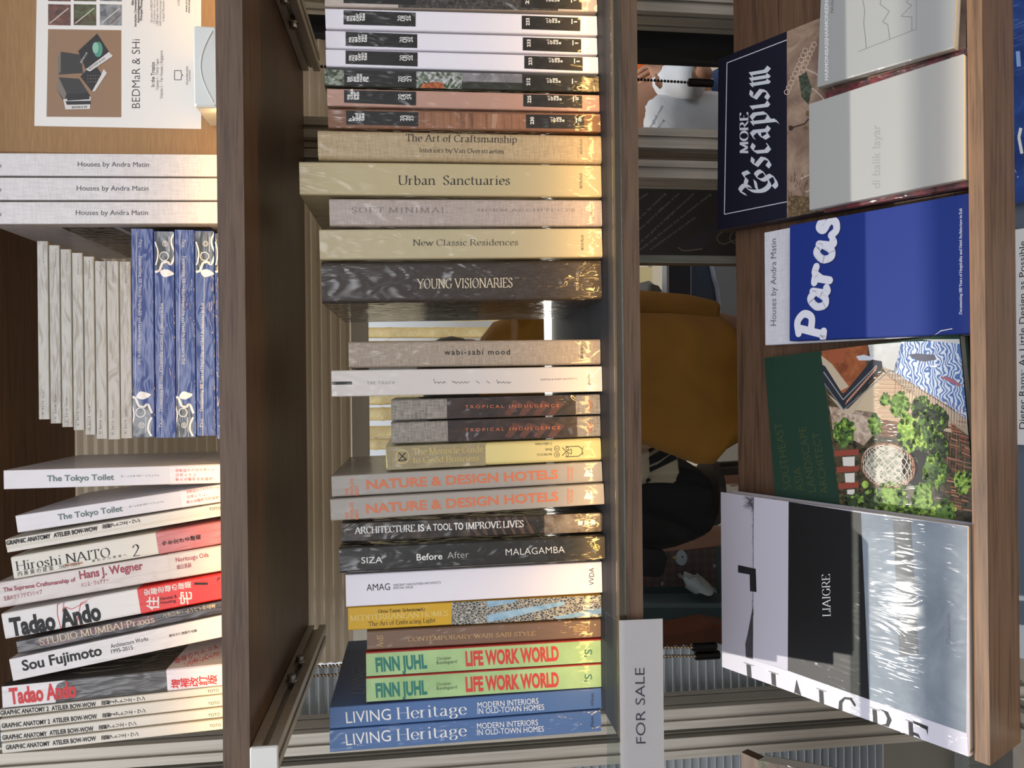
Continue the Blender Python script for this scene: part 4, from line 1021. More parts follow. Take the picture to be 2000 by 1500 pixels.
# outer face of the ledge: where the sight line through x = 1985 meets the plane square to the slope
q = hit((1986, 750), S0 + SU * ut, SU)
nd_ = (q - S0).dot(SN)
m = MB(); sbox(m, xle, 1.05, ut, -.001, nd_, .004, WOODL)
wpart(m, 'ledge', unit)
m = MB(); a = atY(1990, 1385, -.1)
m.box((xle - .004, S0.y - .04, S0.z - .125), (xle + .03, S0.y + .004, S0.z - .09), WHITE, None, .0015)
wpart(m, 'end_cap', unit)
r = profile((xle + .013, S0.y + .005, S0.z - .108), (xle + .013, DEP - .02, S0.z - .108), (.032, .032), 'rail', unit)
def sbook(label, px, off, T, cover, hard=True, width=None, Lh=None, spine_side=-1, group=None):
    """px = UL, UR, LR, LL of the front in the picture (UL: top right of the upright book)"""
    f1, f2, t0, t1, u0, u1 = fit(px, S0 + SN * off, SN, SX, SU)
    P0 = S0 + SN * off
    u0 = max(u0, max((.0008 - t * f1.dot(SU)) / f2.dot(SU) for t in (t0, t1)))
    s = Book.__new__(Book)
    s.W, s.H, s.T = t1 - t0, u1 - u0, T
    X = M((f1, -SN, f2)).transposed().to_4x4()
    X.translation = P0 + f1 * t0 + f2 * u0
    s.X = X; s.root = thing('book', label, 'book', X, group)
    s.mb = MB(); b = s.b = .0026 if hard else .0006
    Wd = s.W; r = min(.002, T * .4)
    sec = [(Wd, 0), (r, 0), (r * .3, r * .3), (0, r), (0, T - r), (r * .3, T - r * .3), (r, T), (Wd, T), (Wd, T - b), (b, T - b), (b, b), (Wd, b)]
    s.mb.prism(sec, 0, s.H, cover)
    Xi = X.inverted()
    s.fr = Surf(s.mb, P0, SN, Xi)
    s.sp = Surf(s.mb, X.translation, X.to_3x3() @ V((-1, 0, 0)), Xi)
    s.fr.clip = ((.0002, -.02, .0002), (s.W - .0002, .1, s.H - .0002))
    s.hard = hard
    return s
def sdone(s):
    s.mb.build('cover', s.root)
    pb = MB(); i = .003 if s.hard else .0003
    pb.box((s.b + .0001, s.b + .0001, i), (s.W - i, s.T - s.b - .0001, s.H - i), PAGE)
    pb.build('page_block', s.root)
    return s.root
# navy book with the vaulted hall photo
NAV = mat((17, 19, 37), .45, wrap=.35)
b = sbook('large navy book with silver blackletter title above a vaulted hall photo', Q(1403, 114, 1880, -76, 1894, 358, 1401, 452), -.016, .030, NAV)
PH = mat((176, 150, 126), .5, wrap=.35, kind='photo', c2=(128, 104, 88), sc=.5)
b.fr.poly([(1537, 57), (1900, -90), (1896, 358), (1537, 429)], PH, 1)
SIL = mat((206, 210, 216), .35)
b.fr.line([(1537, 78), (1420, 123), (1415, 418.6), (1537, 394)], 1.6, SIL, 2)
b.fr.up('MORE', 1461.6, 300, 219, 16.5, SIL, 'heavy'); b.fr.text('Escapism', (1505, 382), (1500, 128), 51, SIL, 'black')
for c, rr, k in (((1545, 120), 16, 10), ((1570, 90), 14, 8)):
    for i in range(k):
        ring(b.fr, (c[0] + i * 4 - 8, c[1] - i * 9 + 60), 5, 1.2, mat((214, 190, 168), .5), 2, 12)
for rr in (60, 78, 100, 128):
    ring(b.fr, (1530, 255), rr, 1.6 if rr % 4 else 2.5, mat((150, 124, 104), .5) if rr < 100 else mat((206, 184, 164), .5), 2, 40, -70, 70)
b.fr.poly([(1560, 150), (1575, 140), (1586, 170), (1580, 205), (1566, 190)], mat((84, 92, 74), .5, kind='leaf', c2=(52, 58, 44)), 3); b.fr.poly([(1540, 380), (1580, 385), (1600, 420), (1540, 428)], mat((150, 124, 84), .5, kind='speck', c2=(70, 56, 40)), 2)
for i in range(40):
    x, y = RND.uniform(1538, 1580), RND.uniform(338, 426)
    b.fr.line([(x, y), (x + RND.uniform(-8, 8), y - RND.uniform(4, 16))], .8, mat((48, 40, 32), .6), 3)
b.fr.line([(1545, 250), (1572, 242), (1580, 232)], 3, mat((70, 54, 40), .5), 4); b.fr.blob((1545, 250), 5, 5, mat((60, 46, 36), .5), 4); b.fr.blob((1574, 250), 5, 4, mat((120, 92, 60), .5), 4); b.fr.blob((1578, 222), 4, 6, mat((120, 92, 60), .5), 4)
sdone(b)
# colourful book under the light grey one
b = sbook('book with dark red and black patterned cover under the light grey volume', Q(1610, 180, 1895, 92, 1898, 362, 1610, 415), -.0035, .012, mat((140, 52, 54), .5, wrap=.7, kind='photo', c2=(44, 36, 36), sc=1.4), False)
for i in range(16):
    x = 1700 + i * 12; y = 160 - (x - 1601) * .33
    b.fr.poly([(x, y - 14), (x + 8, y - 4), (x + 2, y + 12), (x - 4, y)], mat((222, 214, 200), .5) if i % 3 == 0 else mat((36, 32, 34), .5) if i % 3 == 1 else mat((184, 62, 66), .5), 2)
sdone(b)
LG = mat((172, 171, 165), .5)
b = sbook('light grey volume with blind-stamped title on the sloping display', Q(1580, 203, 1891, 103, 1893.6, 347, 1581, 411), .0095, .0125, LG, False)
b.fr.up('di balik layar', 1719, 368, 243, 16, mat((154, 154, 149), .45), 'sans'); sdone(b)
HG = mat((164, 164, 159), .42, wrap=.3)
b = sbook('grey wrapped book with thin mountain line drawing, cut by the top of the picture', Q(1603, -70, 1882, -178, 1887, 81, 1599, 175), .014, .0135, HG, True)
HW, HD = mat((228, 228, 226), .5), mat((96, 94, 96), .6)
b.fr.up('HARMONISASI|HARMONIZING', 1617.5, 157, -8, 6.5, HW, 'bold'); b.fr.up('NUSANTARA', 1628, 25, -45, 5.5, HD)
b.fr.line([(1692, 95), (1690, 70), (1687, 45), (1689, 20), (1685, 0), (1689, -30)], 1, HD); b.fr.line([(1738, 77), (1734, 48), (1724, 43), (1737, 22), (1719, 8), (1722, -10)], 1, HD)
b.fr.line([(1676, 101), (1781, 60), (1781, 33), (1760, 32), (1781, 10), (1770, 5), (1780, -10)], .8, HD); b.fr.line([(1780, 60), (1790, 58), (1790, -20)], .6, HD); sdone(b)
# white volume behind the royal blue one
b = sbook('white linen-look book mostly hidden behind the royal blue book', Q(1494, 455, 1890, 378, 1893, 655, 1494, 674), -.0365, .0125, mat((220, 219, 224), .5, kind='linen', c2=(206, 205, 211), sc=.4))
b.fr.up('Houses by Andra Matin', 1516, 636, 466, 10.6, HIN); sdone(b)
PB = mat((8, 42, 124), .6)
b = sbook('royal blue book with big rounded white title on the sloping display', Q(1540, 438, 1895, 381, 1897, 648, 1545, 669), -.0105, .0235, PB)
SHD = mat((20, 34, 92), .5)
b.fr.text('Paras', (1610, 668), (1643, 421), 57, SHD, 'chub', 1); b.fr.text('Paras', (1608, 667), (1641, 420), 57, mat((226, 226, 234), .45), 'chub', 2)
b.fr.up('Documenting 100 Years of Hospitality and Hotel Architecture in Bali', 1879, 614, 407, 5.6, OFFW, 'serifbold')
b.fr.line([(1826, 655), (1838, 646), (1860, 642)], 1.5, WAV); sdone(b)
# green landscape book
GC = mat((12, 50, 32), .65)
b = sbook('dark green book with photo of an indoor garden and bamboo lattice', Q(1484, 684, 1884, 670, 1903, 1045, 1528, 1052), -.0205, .026, GC)
f = b.fr
LINE = lambda x: (1602 + (x - 671) * .1289)          # edge of the green band
P = lambda cx, cy: (1380 + .32 * cx, 640 + .32 * cy)
f.poly([P(693, 98), P(1572, 68), P(1625, 600), P(1640, 1300), P(840, 1300)], mat((92, 82, 58), .4, wrap=.25, kind='leaf', c2=(40, 38, 26), sc=.7), 1)
TAN, ORA, PLE = mat((196, 178, 152), .45), mat((172, 102, 58), .45, kind='photo', c2=(120, 62, 36)), mat((214, 206, 192), .45)
f.poly([P(700, 100), P(985, 92), P(965, 330), P(880, 380), P(830, 400), P(720, 330), P(705, 200)], ORA, 2)
f.poly([P(740, 100), P(850, 97), P(838, 215), P(745, 215)], mat((158, 86, 54), .45), 3); f.poly([P(700, 170), P(760, 215), P(870, 360), P(820, 385), P(716, 280)], TAN, 3)
f.poly([P(985, 92), P(1200, 88), P(1160, 270), P(1070, 240), P(1000, 180)], mat((216, 216, 212), .4, kind='photo', c2=(190, 188, 182), sc=.4), 2)
f.poly([P(1190, 86), P(1560, 76), P(1600, 310), P(1620, 560), P(1480, 480), P(1140, 270)], mat((214, 222, 232), .35, wrap=.2, kind='waves', c2=(84, 116, 170)), 2)
f.poly([P(1320, 72), P(1572, 66), P(1574, 96), P(1400, 84)], mat((206, 204, 198), .45), 3)
f.poly([P(1070, 235), P(1120, 258), P(1620, 560), P(1622, 660), P(1110, 300)], mat((176, 156, 130), .45), 4)
for k in range(30):
    a = k / 30; q0 = (1130 + 490 * a, 262 + 302 * a)
    f.line([P(*q0), P(q0[0] - 4, q0[1] + 40 + 50 * a)], .8, mat((226, 216, 200), .45), 5)
f.poly([P(1080, 270), P(1480, 520), P(1500, 640), P(860, 520), P(1000, 350)], mat((206, 186, 154), .45), 3)
ESC = mat((44, 48, 56), .4)
f.poly([P(705, 225), P(725, 235), P(835, 410), P(1010, 195), P(1070, 205), P(1075, 240), P(845, 500), P(820, 480), P(715, 330)], ESC, 5)
f.line([P(716, 270), P(835, 440), P(1040, 230)], 2.2, mat((150, 150, 150), .4), 6); f.line([P(720, 340), P(838, 500), P(1120, 260)], 2, mat((120, 124, 130), .4), 6)
for k in range(18):
    t = k / 18
    f.line([P(850 + 190 * t, 470 - 215 * t), P(862 + 190 * t, 440 - 215 * t)], 1.4, mat((210, 150, 118), .5), 6)
f.poly([P(735, 400), P(840, 520), P(900, 520), P(1000, 360), P(860, 500)], TAN, 4)
f.poly([P(750, 480), P(900, 500), P(1040, 520), P(1050, 620), P(960, 720), P(770, 620)], mat((206, 188, 166), .45, kind='leaf', c2=(150, 124, 104), sc=.8), 3)
BAM = [mat((172, 110, 80), .5), mat((136, 82, 58), .5), mat((196, 140, 108), .5)]
for k in range(46):                                    # bamboo wall, in the picture's horizontals
    y = 285 + k * 8.4; x0 = 1030 + RND.uniform(-15, 30) + max(0, k - 26) * 2; 
    f.line([P(x0, y), P(x0 + RND.uniform(120, 240), y + 3)], .9, BAM[k % 3], 4)
for k in range(60):
    x = 1460 + RND.uniform(-20, 160); y = 540 + k * 9.6
    f.line([P(x, y), P(x + RND.uniform(40, 110), y + RND.uniform(5, 26))], RND.uniform(1.2, 3), BAM[k % 3], 4)
for k in range(26):
    x = 1160 + k * 17; f.line([P(x, 300 + k * 8), P(x - 14, 420 + k * 22)], .8, BAM[(k + 1) % 3], 4)
LF = [mat((146, 178, 84), .5, kind='leaf', c2=(74, 104, 40)), mat((98, 132, 62), .5, kind='leaf', c2=(42, 60, 28)), mat((178, 206, 96), .5, kind='leaf', c2=(104, 140, 50)), mat((66, 84, 50), .5, kind='leaf', c2=(26, 32, 22))]
DRK = mat((24, 26, 22), .5)
for c, rx, ry, k in (((1290, 860), 110, 120, 4), ((1180, 470), 60, 70, 0), ((1240, 640), 80, 110, 2), ((1330, 650), 60, 100, 1), ((1400, 560), 70, 90, 3), ((1310, 480), 60, 60, 3), ((1090, 440), 30, 40, 0), ((840, 640), 62, 80, 1), ((1030, 590), 40, 60, 0), ((1390, 870), 70, 110, 1),
                     ((1570, 940), 56, 70, 2), ((1130, 1040), 90, 90, 0), ((1320, 1040), 60, 90, 0), ((1000, 1060), 70, 80, 3), ((1440, 1140), 80, 80, 1), ((1420, 720), 60, 80, 3), ((1240, 1150), 90, 60, 1), ((900, 1060), 60, 50, 3)):
    if k == 4:
        f.blob(P(*c), rx * .32, ry * .32, DRK, 5, 14)
        continue
    f.blob(P(*c), rx * .32, ry * .32, LF[k], 6, 30, .2)
    for q in range(26):
        a = RND.uniform(0, 6.28); rr = RND.uniform(.55, 1.1)
        f.blob(P(c[0] + rx * rr * math.cos(a), c[1] + ry * rr * math.sin(a)), rx * .06, ry * .06, LF[(k + q % 2) % 4], 7, 6, .3)
for k in range(3):                                     # terracotta beams and pale planter cells on the left of the photo
    y = 750 + k * 100
    f.poly([P(780 + k * 12, y), P(930, y - 8), P(930, y + 26), P(785 + k * 12, y + 36)], mat((146, 70, 52), .5), 5); f.poly([P(830 + k * 14, y + 40), P(905, y + 36), P(905, y + 96), P(835 + k * 14, y + 94)], mat((220, 214, 204), .5), 4)
f.blob(P(1130, 840), 52, 40, mat((206, 200, 184), .45, kind='leaf', c2=(110, 120, 100)), 5, 30, .02)
ST = [mat((226, 208, 190), .45), mat((186, 128, 98), .45)]
for fam in (-.62, .75):                                # woven egg-shaped lattice
    for k in range(11):
        ph = math.radians(-75 + 15 * k)
        pts = []
        for i in range(13):
            t = math.radians(-84 + 14 * i)
            x, y = math.sin(ph) * math.cos(t), math.sin(t)
            x, y = x * math.cos(fam) - y * math.sin(fam), x * math.sin(fam) + y * math.cos(fam)
            pts.append(P(1110 + 165 * x + 20 * y, 842 + 138 * y))
        f.line(pts, 1.3, ST[(k in (0, 9, 10)) * 1], 7)
f.blob(P(970, 958), 6.5, 8, LF[2], 8, 16, .02)
f.poly([P(1230, 165), P(1280, 158), P(1390, 165), P(1405, 195), P(1330, 208), P(1290, 200)], mat((96, 96, 108), .5), 6); f.poly([P(1420, 300), P(1480, 300), P(1560, 350), P(1540, 358)], mat((170, 108, 118), .5), 6)
f.poly([P(915, 175), P(960, 165), P(1040, 185), P(1000, 200), P(930, 200)], mat((200, 206, 214), .5), 6)
BRZ = mat((70, 78, 44), .4)
f.text('SOUTHEAST', (1546, 955), (1527, 824), 15, BRZ, 'thin', 3); f.text('ASIA', (1571, 958), (1564, 912), 15, BRZ, 'thin', 3); f.text('LANDSCAPE', (1594, 960), (1574, 832), 15, BRZ, 'thin', 3); f.text('ARCHITECT', (1618, 963), (1601, 843), 15, BRZ, 'thin', 3); f.text('02', (1511, 720), (1509, 697), 14, mat((12, 50, 32), .5), 'thin', 3)
sdone(b)
# large book with the black band
LV = mat((178, 174, 184), .42, wrap=.1)
b = sbook('large pale lilac book with black band and misty lake photo, leftmost on the slope', Q(1409, 960.5, 1895, 1029.6, 1889.6, 1476, 1409, 1303), .012, .030, LV)
f = b.fr
P = lambda cx, cy: (1380 + .3733 * cx, 940 + .3733 * cy)
f.poly([P(247, 80), P(430, 105), P(430, 990), P(243, 935)], mat((190, 186, 196), .42, wrap=.1), 1)
f.poly([P(430, 104), P(808, 166), P(852, 1141), P(425, 992)], mat((18, 17, 17), .45, wrap=.1), 2)
f.poly([P(806, 166), P(1382, 242), P(1358, 1318), P(852, 1141)], mat((142, 152, 160), .5, wrap=.07, kind='photo', c2=(116, 126, 136), sc=.25), 1)
f.poly([P(975, 190), P(1070, 200), P(1110, 900), P(1010, 920)], mat((118, 121, 122), .5, wrap=.07, kind='photo', c2=(96, 98, 98), sc=.4), 2)
BKL = mat((26, 25, 28), .5)
f.poly([P(165, 438), P(258, 458), P(262, 580), P(228, 575), P(226, 488), P(165, 477)], BKL, 2)
f.line([P(247, 80), P(244, 300), P(246, 440), P(243, 620), P(245, 700)], .9, BKL, 2)
f.poly([P(245, 640), P(215, 800), P(203, 850), P(206, 920), P(243, 930)], mat((70, 68, 72), .5, kind='speck', c2=(46, 44, 48)), 2)
for k in range(60):
    a = RND.uniform(-1.2, 1.2); L = RND.uniform(20, 66)
    f.line([P(244, 100 + RND.uniform(-18, 50)), P(244 - L * math.cos(a), 105 + L * math.sin(a) * .9)], .5, mat((92, 88, 96), .5), 2)
for k in range(70):
    y = RND.uniform(150, 920); f.line([P(243, y), P(243 - RND.uniform(2, 10), y + 3)], .6, BKL, 2)
f.text('LIAIGRE', (1622.5, 1204), (1621, 1121), 15.5, OFFW, 'didone', 3); f.text('Flammarion', (1857, 1257), (1856, 1197.6), 8, mat((110, 112, 116), .5), 'serif', 3)
f.poly([P(78, 882), P(430, 992), P(850, 1142), P(1362, 1318), P(1372, 1450), P(78, 990)], mat((212, 208, 216), .42, wrap=.3), 3)
# tops of the big letters that turn over the spine edge
def stem(cx, cy, h, w=24):
    f.poly([P(cx - w / 2, cy + 10), P(cx + w / 2, cy + 18), P(cx + w / 2 + 4, cy + h + 12), P(cx - w / 2 + 4, cy + h)], BKL, 4)
    f.line([P(cx - 26, cy + 2), P(cx + 28, cy + 20)], 1, BKL, 4)
stem(221, 945, 75); stem(350, 990, 72)
f.poly([P(472, 1036), P(497, 1130), P(462, 1105)], BKL, 4); f.line([P(472, 1040), P(460, 1110)], 1, BKL, 4); stem(600, 1080, 80)
f.poly([P(690, 1195), P(694, 1150), P(722, 1128), P(760, 1132), P(783, 1170), P(776, 1180), P(752, 1144), P(726, 1140), P(712, 1160), P(712, 1204)], BKL, 4)
stem(880, 1180, 84); f.poly([P(900, 1188), P(950, 1206), P(970, 1250), P(955, 1285), P(915, 1280), P(940, 1268), P(946, 1240), P(930, 1208)], BKL, 4)
stem(1068, 1245, 90); f.poly([P(1080, 1252), P(1160, 1282), P(1158, 1330), P(1150, 1300), P(1085, 1266)], BKL, 4); f.poly([P(1080, 1310), P(1110, 1322), P(1122, 1350), P(1105, 1336), P(1080, 1326)], BKL, 4)
sdone(b)
strip(S0.z + .004, S0.y - .02, -.5, 1.0, .35, (0, .5, .86))

# ------------------------------------------------------------------ sign in its clear holder
Ys = -.012
sg = thing('price_sign', 'white FOR SALE sign folded in a clear holder hanging on the middle shelf edge', 'sign', V((-.4, Ys, ZM)))
SI = sg.matrix_world.inverted()
a_, c_ = atY(1209, 1212, Ys), atY(1294, 1203, Ys - .006)
e_ = atY(1209, 1660, Ys)
zt_, zb_ = a_.z, c_.z
x1_, x0_ = a_.x, e_.x
m = MB(); SGW = mat((204, 200, 198), .4)
YB = Ys - .006
def sq(p):
    return SI @ V(p)
pts = [(x0_, Ys, zt_), (x1_, Ys, zt_), (x1_ + .0015, YB, zb_), (x0_, YB, zb_)]
N_ = (V(pts[1]) - V(pts[0])).cross(V(pts[3]) - V(pts[0])).normalized()
if N_.y > 0:
    N_ = -N_
th = [V(p) - N_ * .0008 for p in pts]
m.mesh([sq(p) for p in pts] + [sq(p) for p in th], [(0, 1, 2, 3), (7, 6, 5, 4), (0, 4, 5, 1), (1, 5, 6, 2), (2, 6, 7, 3), (3, 7, 4, 0)], SGW)
sf = Surf(m, V(pts[0]), N_, SI)
sf.text('FOR SALE', (1261, 1452), (1258.6, 1304), 18.5, mat((70, 66, 76), .5), 'sans')
m.build('card', sg)
m = MB()
fl = [(x0_, Ys, zt_ + .0008), (x1_, Ys, zt_ + .0008), (x1_ + .008, Ys + .0105, zt_ + .0135), (x0_, Ys + .0105, zt_ + .0135)]
m.mesh([sq(p) for p in fl] + [sq(V(p) + V((0, .0006, .0008))) for p in fl], [(0, 1, 2, 3), (7, 6, 5, 4), (0, 4, 5, 1), (1, 5, 6, 2), (2, 6, 7, 3), (3, 7, 4, 0)], clear((240, 244, 240), .05))
m.build('clear_flap', sg)
m = MB()
m.mesh([sq(V(p) + N_ * .0006) for p in pts] + [sq(V(p) + N_ * .0012) for p in pts], [(0, 1, 2, 3), (7, 6, 5, 4), (0, 4, 5, 1), (1, 5, 6, 2), (2, 6, 7, 3), (3, 7, 4, 0)], clear((250, 250, 250), .015))
m.build('clear_pocket', sg)
# ------------------------------------------------------------------ setting: floor, window, blinds, covered terrace behind
def struct(mb, name, smooth=False):
    o = mb.build(name, None, smooth); o['kind'] = 'structure'; return o
m = MB(); m.box((-6, -6, -.12), (6, .74, 0), mat((128, 120, 112), .7, kind='photo', c2=(112, 106, 100), sc=.1)); struct(m, 'floor')
m = MB(); m.box((-6, .74, -.12), (6, 7, -.004), mat((168, 158, 142), .7)); struct(m, 'floor_back')
def slab(pxs, Y, th, m, mb=None, name=None, par=None):
    mb = mb or MB()
    P = [atY(p[0], p[1], Y) for p in pxs]; n = len(P)
    if sum(P[i].x * P[(i + 1) % n].z - P[(i + 1) % n].x * P[i].z for i in range(n)) > 0:
        P = P[::-1]
    mb.mesh(P + [p + V((0, th, 0)) for p in P], [tuple(range(n)), tuple(range(2 * n - 1, n - 1, -1))] + [(i, n + i, n + (i + 1) % n, (i + 1) % n) for i in range(n)], m)
    return mb
def solo(mb, name, label, cat, group=None, smooth=False):
    """a thing of one mesh: origin at its base"""
    xs = [p[0] for p in mb.v]; ys = [p[1] for p in mb.v]; zs_ = [p[2] for p in mb.v]
    c = V(((min(xs) + max(xs)) / 2, (min(ys) + max(ys)) / 2, min(zs_)))
    o = mb.build(name, None, smooth)
    o.data.transform(M.Translation(-c)); o.location = c
    return tag(o, label, cat, group)
BLK = mat((10, 10, 11), .8)
xa = atY(1400, 108, .62).x
m = MB(); m.box((xa, .60, 0), (xa + .34, .68, 2.5), BLK); struct(m, 'wall_right')
FRA = mat((146, 146, 138), .4, kind='metal', metal=.6, c2=(120, 120, 112))
w1 = thing('window_1', None, None, V((0, .72, 0)), kind='structure')
m = MB()
for (ya, yb) in ((499, 514), (-140, -100)):
    a, b_ = atY(1350, ya, .72).x, atY(1350, yb, .72).x
    m.box((b_ if b_ < a else a, 0, 0), (a if b_ < a else b_, .04, 2.5), FRA)
m.box((-2.2, 0, 2.46), (1.6, .05, 2.56), FRA); m.box((-2.2, 0, 0), (1.6, .05, .05), FRA)
m.box((-2.2, 0, 0), (-2.15, .05, 2.5), FRA)
m.build('frame', w1)
m = MB(); m.box((-2.15, .018, .05), (1.5, .024, 2.46), clear((250, 252, 252), .0, .0, 1.12)); m.build('pane', w1)
# pleated blinds
def blind(name, label, x0, x1, Y, z0, z1, pitch, dep, m_, rail=True, zr=.036):
    b = thing(name, label, 'blind', V((x0, Y, z0)), 'pleated window blinds')
    n = int((z1 - z0 - (zr if rail else 0)) / pitch); zz = zr if rail else 0
    pts = []
    for k in range(n + 1):
        pts.append((0, zz + k * pitch)); pts.append((dep, zz + (k + .5) * pitch))
    m = MB()
    r0 = [V((0, y, z)) for y, z in pts] + [V((0, y + .0012, z)) for y, z in pts[::-1]]
    r1 = [p + V((x1 - x0, 0, 0)) for p in r0]
    N = len(pts)
    m.mesh(r0 + r1, [(i, i + 1, 2 * N + i + 1, 2 * N + i) for i in range(N - 1)] + [(N + i, N + i + 1, 3 * N + i + 1, 3 * N + i) for i in range(N - 1)] + [(i, 2 * N - 1 - i, 2 * N - 2 - i, i + 1) for i in range(N - 1)] + [(2 * N + i, 2 * N + i + 1, 4 * N - 2 - i, 4 * N - 1 - i) for i in range(N - 1)], m_)
    m.build('fabric', b)
    if rail:
        m = MB(); m.box((-.002, -.004, 0), (x1 - x0 + .002, dep + .004, zr), mat((196, 186, 168), .4), None, .002); m.build('bottom_rail', b)
    m = MB(); m.box((-.002, -.05, z1 - z0 - .02), (x1 - x0 + .002, dep + .006, z1 - z0 + .025), mat((200, 196, 186), .4), None, .002); m.build('head_rail', b)
    return b
def fabric(c):
    m_ = mat(c, .8, kind=None, sc=1.01)
    t = m_.node_tree; b_ = t.nodes['Principled BSDF']; mx = nd(t, 'MixShader'); tr = nd(t, 'BsdfTranslucent')
    tr.inputs[0].default_value = (*lin(c), 1); mx.inputs[0].default_value = .75
    t.links.new(b_.outputs[0], mx.inputs[1]); t.links.new(tr.outputs[0], mx.inputs[2]); t.links.new(mx.outputs[0], t.nodes['Material Output'].inputs[0])
    return m_
PLT = fabric((222, 212, 196))
PLT2 = fabric((210, 214, 216))
xe = atY(640, 1296, .60).x
blind('pleated_blind', 'beige pleated blind raised half way behind the books', xe, xa - .012, .60, atY(722, 900, .60).z, 2.4, .0185, .006, PLT)
blind('pleated_blind', 'grey-white pleated blind let down behind the posts at the left end', -1.9, xe - .012, .615, .34, 2.4, .0185, .013, PLT2, False)
# ball chains with cylinder weights
CHM = mat((38, 36, 34), .25, metal=.9)
def pull(label, x0, y0, x1, y1, cx0, cx1, cw, Y, mt):
    top_, bot = atY(x0, y0, Y), atY(x1, y1, Y)
    b = thing('blind_pull', label, 'blind pull', V((bot.x, Y, bot.z)), 'ball chain pulls of the blinds')
    m = MB(); n = int(max(6, abs(x1 - x0) / 6.2)); d = (top_ - bot) / n; n2 = int((2.376 - bot.z) / abs(d.z))
    for i in range(n2):
        m.ball(V((d.x * min(i, n), d.y * i, abs(d.z) * i)), .0033, mt, 6)
    m.tube([(0, 0, 0), (d.x * n, 0, abs(d.z) * n2)], .0007, mt, 5)
    m.build('ball_chain', b)
    ce, cs_ = atY(cx1, y1 + 1, Y), atY(cx0, y1 + 1, Y)
    h = cs_.z - ce.z; r = cw / 2 * (Y + .92) * 1.06 / FPX
    m = MB(); m.tube([(0, 0, 0), (0, 0, -.002), (0, 0, -h + .002), (0, 0, -h)], [r * .8, r, r, r * .8], CHM, 18); m.build('weight', b)
pull('black ball chain with dark cylinder weight in front of the white T-shirt', 1246, 155, 1344, 161, 1344, 1392, 15, .57, CHM)
BRS = mat((120, 100, 76), .25, metal=.9)
pull('brassy ball chain with dark cylinder weight, upper of the pair by the brown bag', 1300, 1264, 1351, 1264, 1351, 1399, 16, .56, BRS)
pull('brassy ball chain with dark cylinder weight, next to the pleated blind end', 1300, 1281, 1357, 1281, 1357, 1405, 17, .57, BRS)
# covered terrace
CE = mat((150, 140, 126), .8)
m = MB(); m.box((-4, .78, 2.45), (.15, 2.35, 2.52), CE); struct(m, 'ceiling')
m = MB(); m.box((-4.1, .78, 0), (-2.6, 3.4, 2.52), mat((132, 124, 112), .8)); struct(m, 'wall_left')
TANW = mat((206, 178, 140), .7)
m = MB(); m.box((.95, 2.7, -.004), (3.2, 2.78, 2.2), TANW); struct(m, 'wall_back')
bf = thing('bamboo_fence', 'sunny bamboo pole fence beyond the terrace with strips of sky between poles', 'fence', V((0, 3.9, 0)))
BB = mat((246, 226, 172), .5, kind='speck', c2=(232, 206, 146), sc=.12)
x = -1.7; k = 0
while x < 1.15:
    r = RND.uniform(.034, .043)
    m = MB(); n = 9; zt = RND.uniform(1.9, 2.6); pts, rs = [], []
    z0 = RND.uniform(-.1, .1)
    for i in range(n):
        z = max(0, z0 + i * zt / (n - 1))
        for dz, q in ((-.02, 1), (0, 1.09), (.02, 1)):
            pts.append((0, 0, max(-.001 + .001 * len(pts) * .01, z + dz + .02))); rs.append(r * q)
    m.tube(pts, rs, BB, 10)
    o = m.build('pole', bf, True); o.location = (x, RND.uniform(-.01, .01), 0)
    x += r * 2 + (RND.uniform(.004, .02) if k % 2 else RND.uniform(.026, .05)); k += 1
m = MB()
for z in (.35, 2.0):
    m.tube([(-1.75, .05, z), (1.2, .05, z)], .03, BB, 8)
m.build('cross_bar', bf)
# dark board with slanting white writing
DB = mat((58, 50, 44), .5)
Yd = 1.0
db = slab([(1180, 360), (1180, 503), (1766, 503), (1766, 360)], Yd, .02, DB)
sf = Surf(db, V((0, Yd, 0)), V((0, -1, 0)), M())
TX = mat((150, 146, 140), .6)
for t, p, q in (('our products', (1246, 392), (1266, 379)), ('to us, by entering', (1246, 431), (1301, 379)), ('every space is different, it has', (1246, 453), (1327, 379)), ('as at our goal is to highlight that purpose', (1246, 480), (1356, 379)), ('made using the senses that at a moment, shaping', (1252, 489), (1389, 380)), ('as movement you can carry with you.', (1271, 489), (1360, 425))):
    sf.text(t, p, q, 4.4, TX, 'sans', 3)
ST1, ST2 = mat((62, 52, 56), .5), mat((138, 116, 100), .5)
sf.poly([(1324, 484), (1340, 491), (1372, 486), (1470, 410), (1450, 390), (1350, 462)], ST1, 2)
for dx, dy, L in ((0, 0, 1), (38, -6, .8), (63, -7, .6)):
    pp = [(1440 + dx * .4, 420 + dy), (1364 + dx, 466 + dy), (1362 + dx, 474 + dy), (1368 + dx, 481 + dy), (1376 + dx, 483 + dy), (1400 + dx, 474 + dy)] if dx else [(1324, 483), (1332, 489), (1341, 490), (1372, 486)]
    sf.line(pp, 2.4 if not dx else 1.7, ST2, 3)
solo(db, 'notice_board', 'dark brown notice board with slanting white writing, behind the glass', 'board')
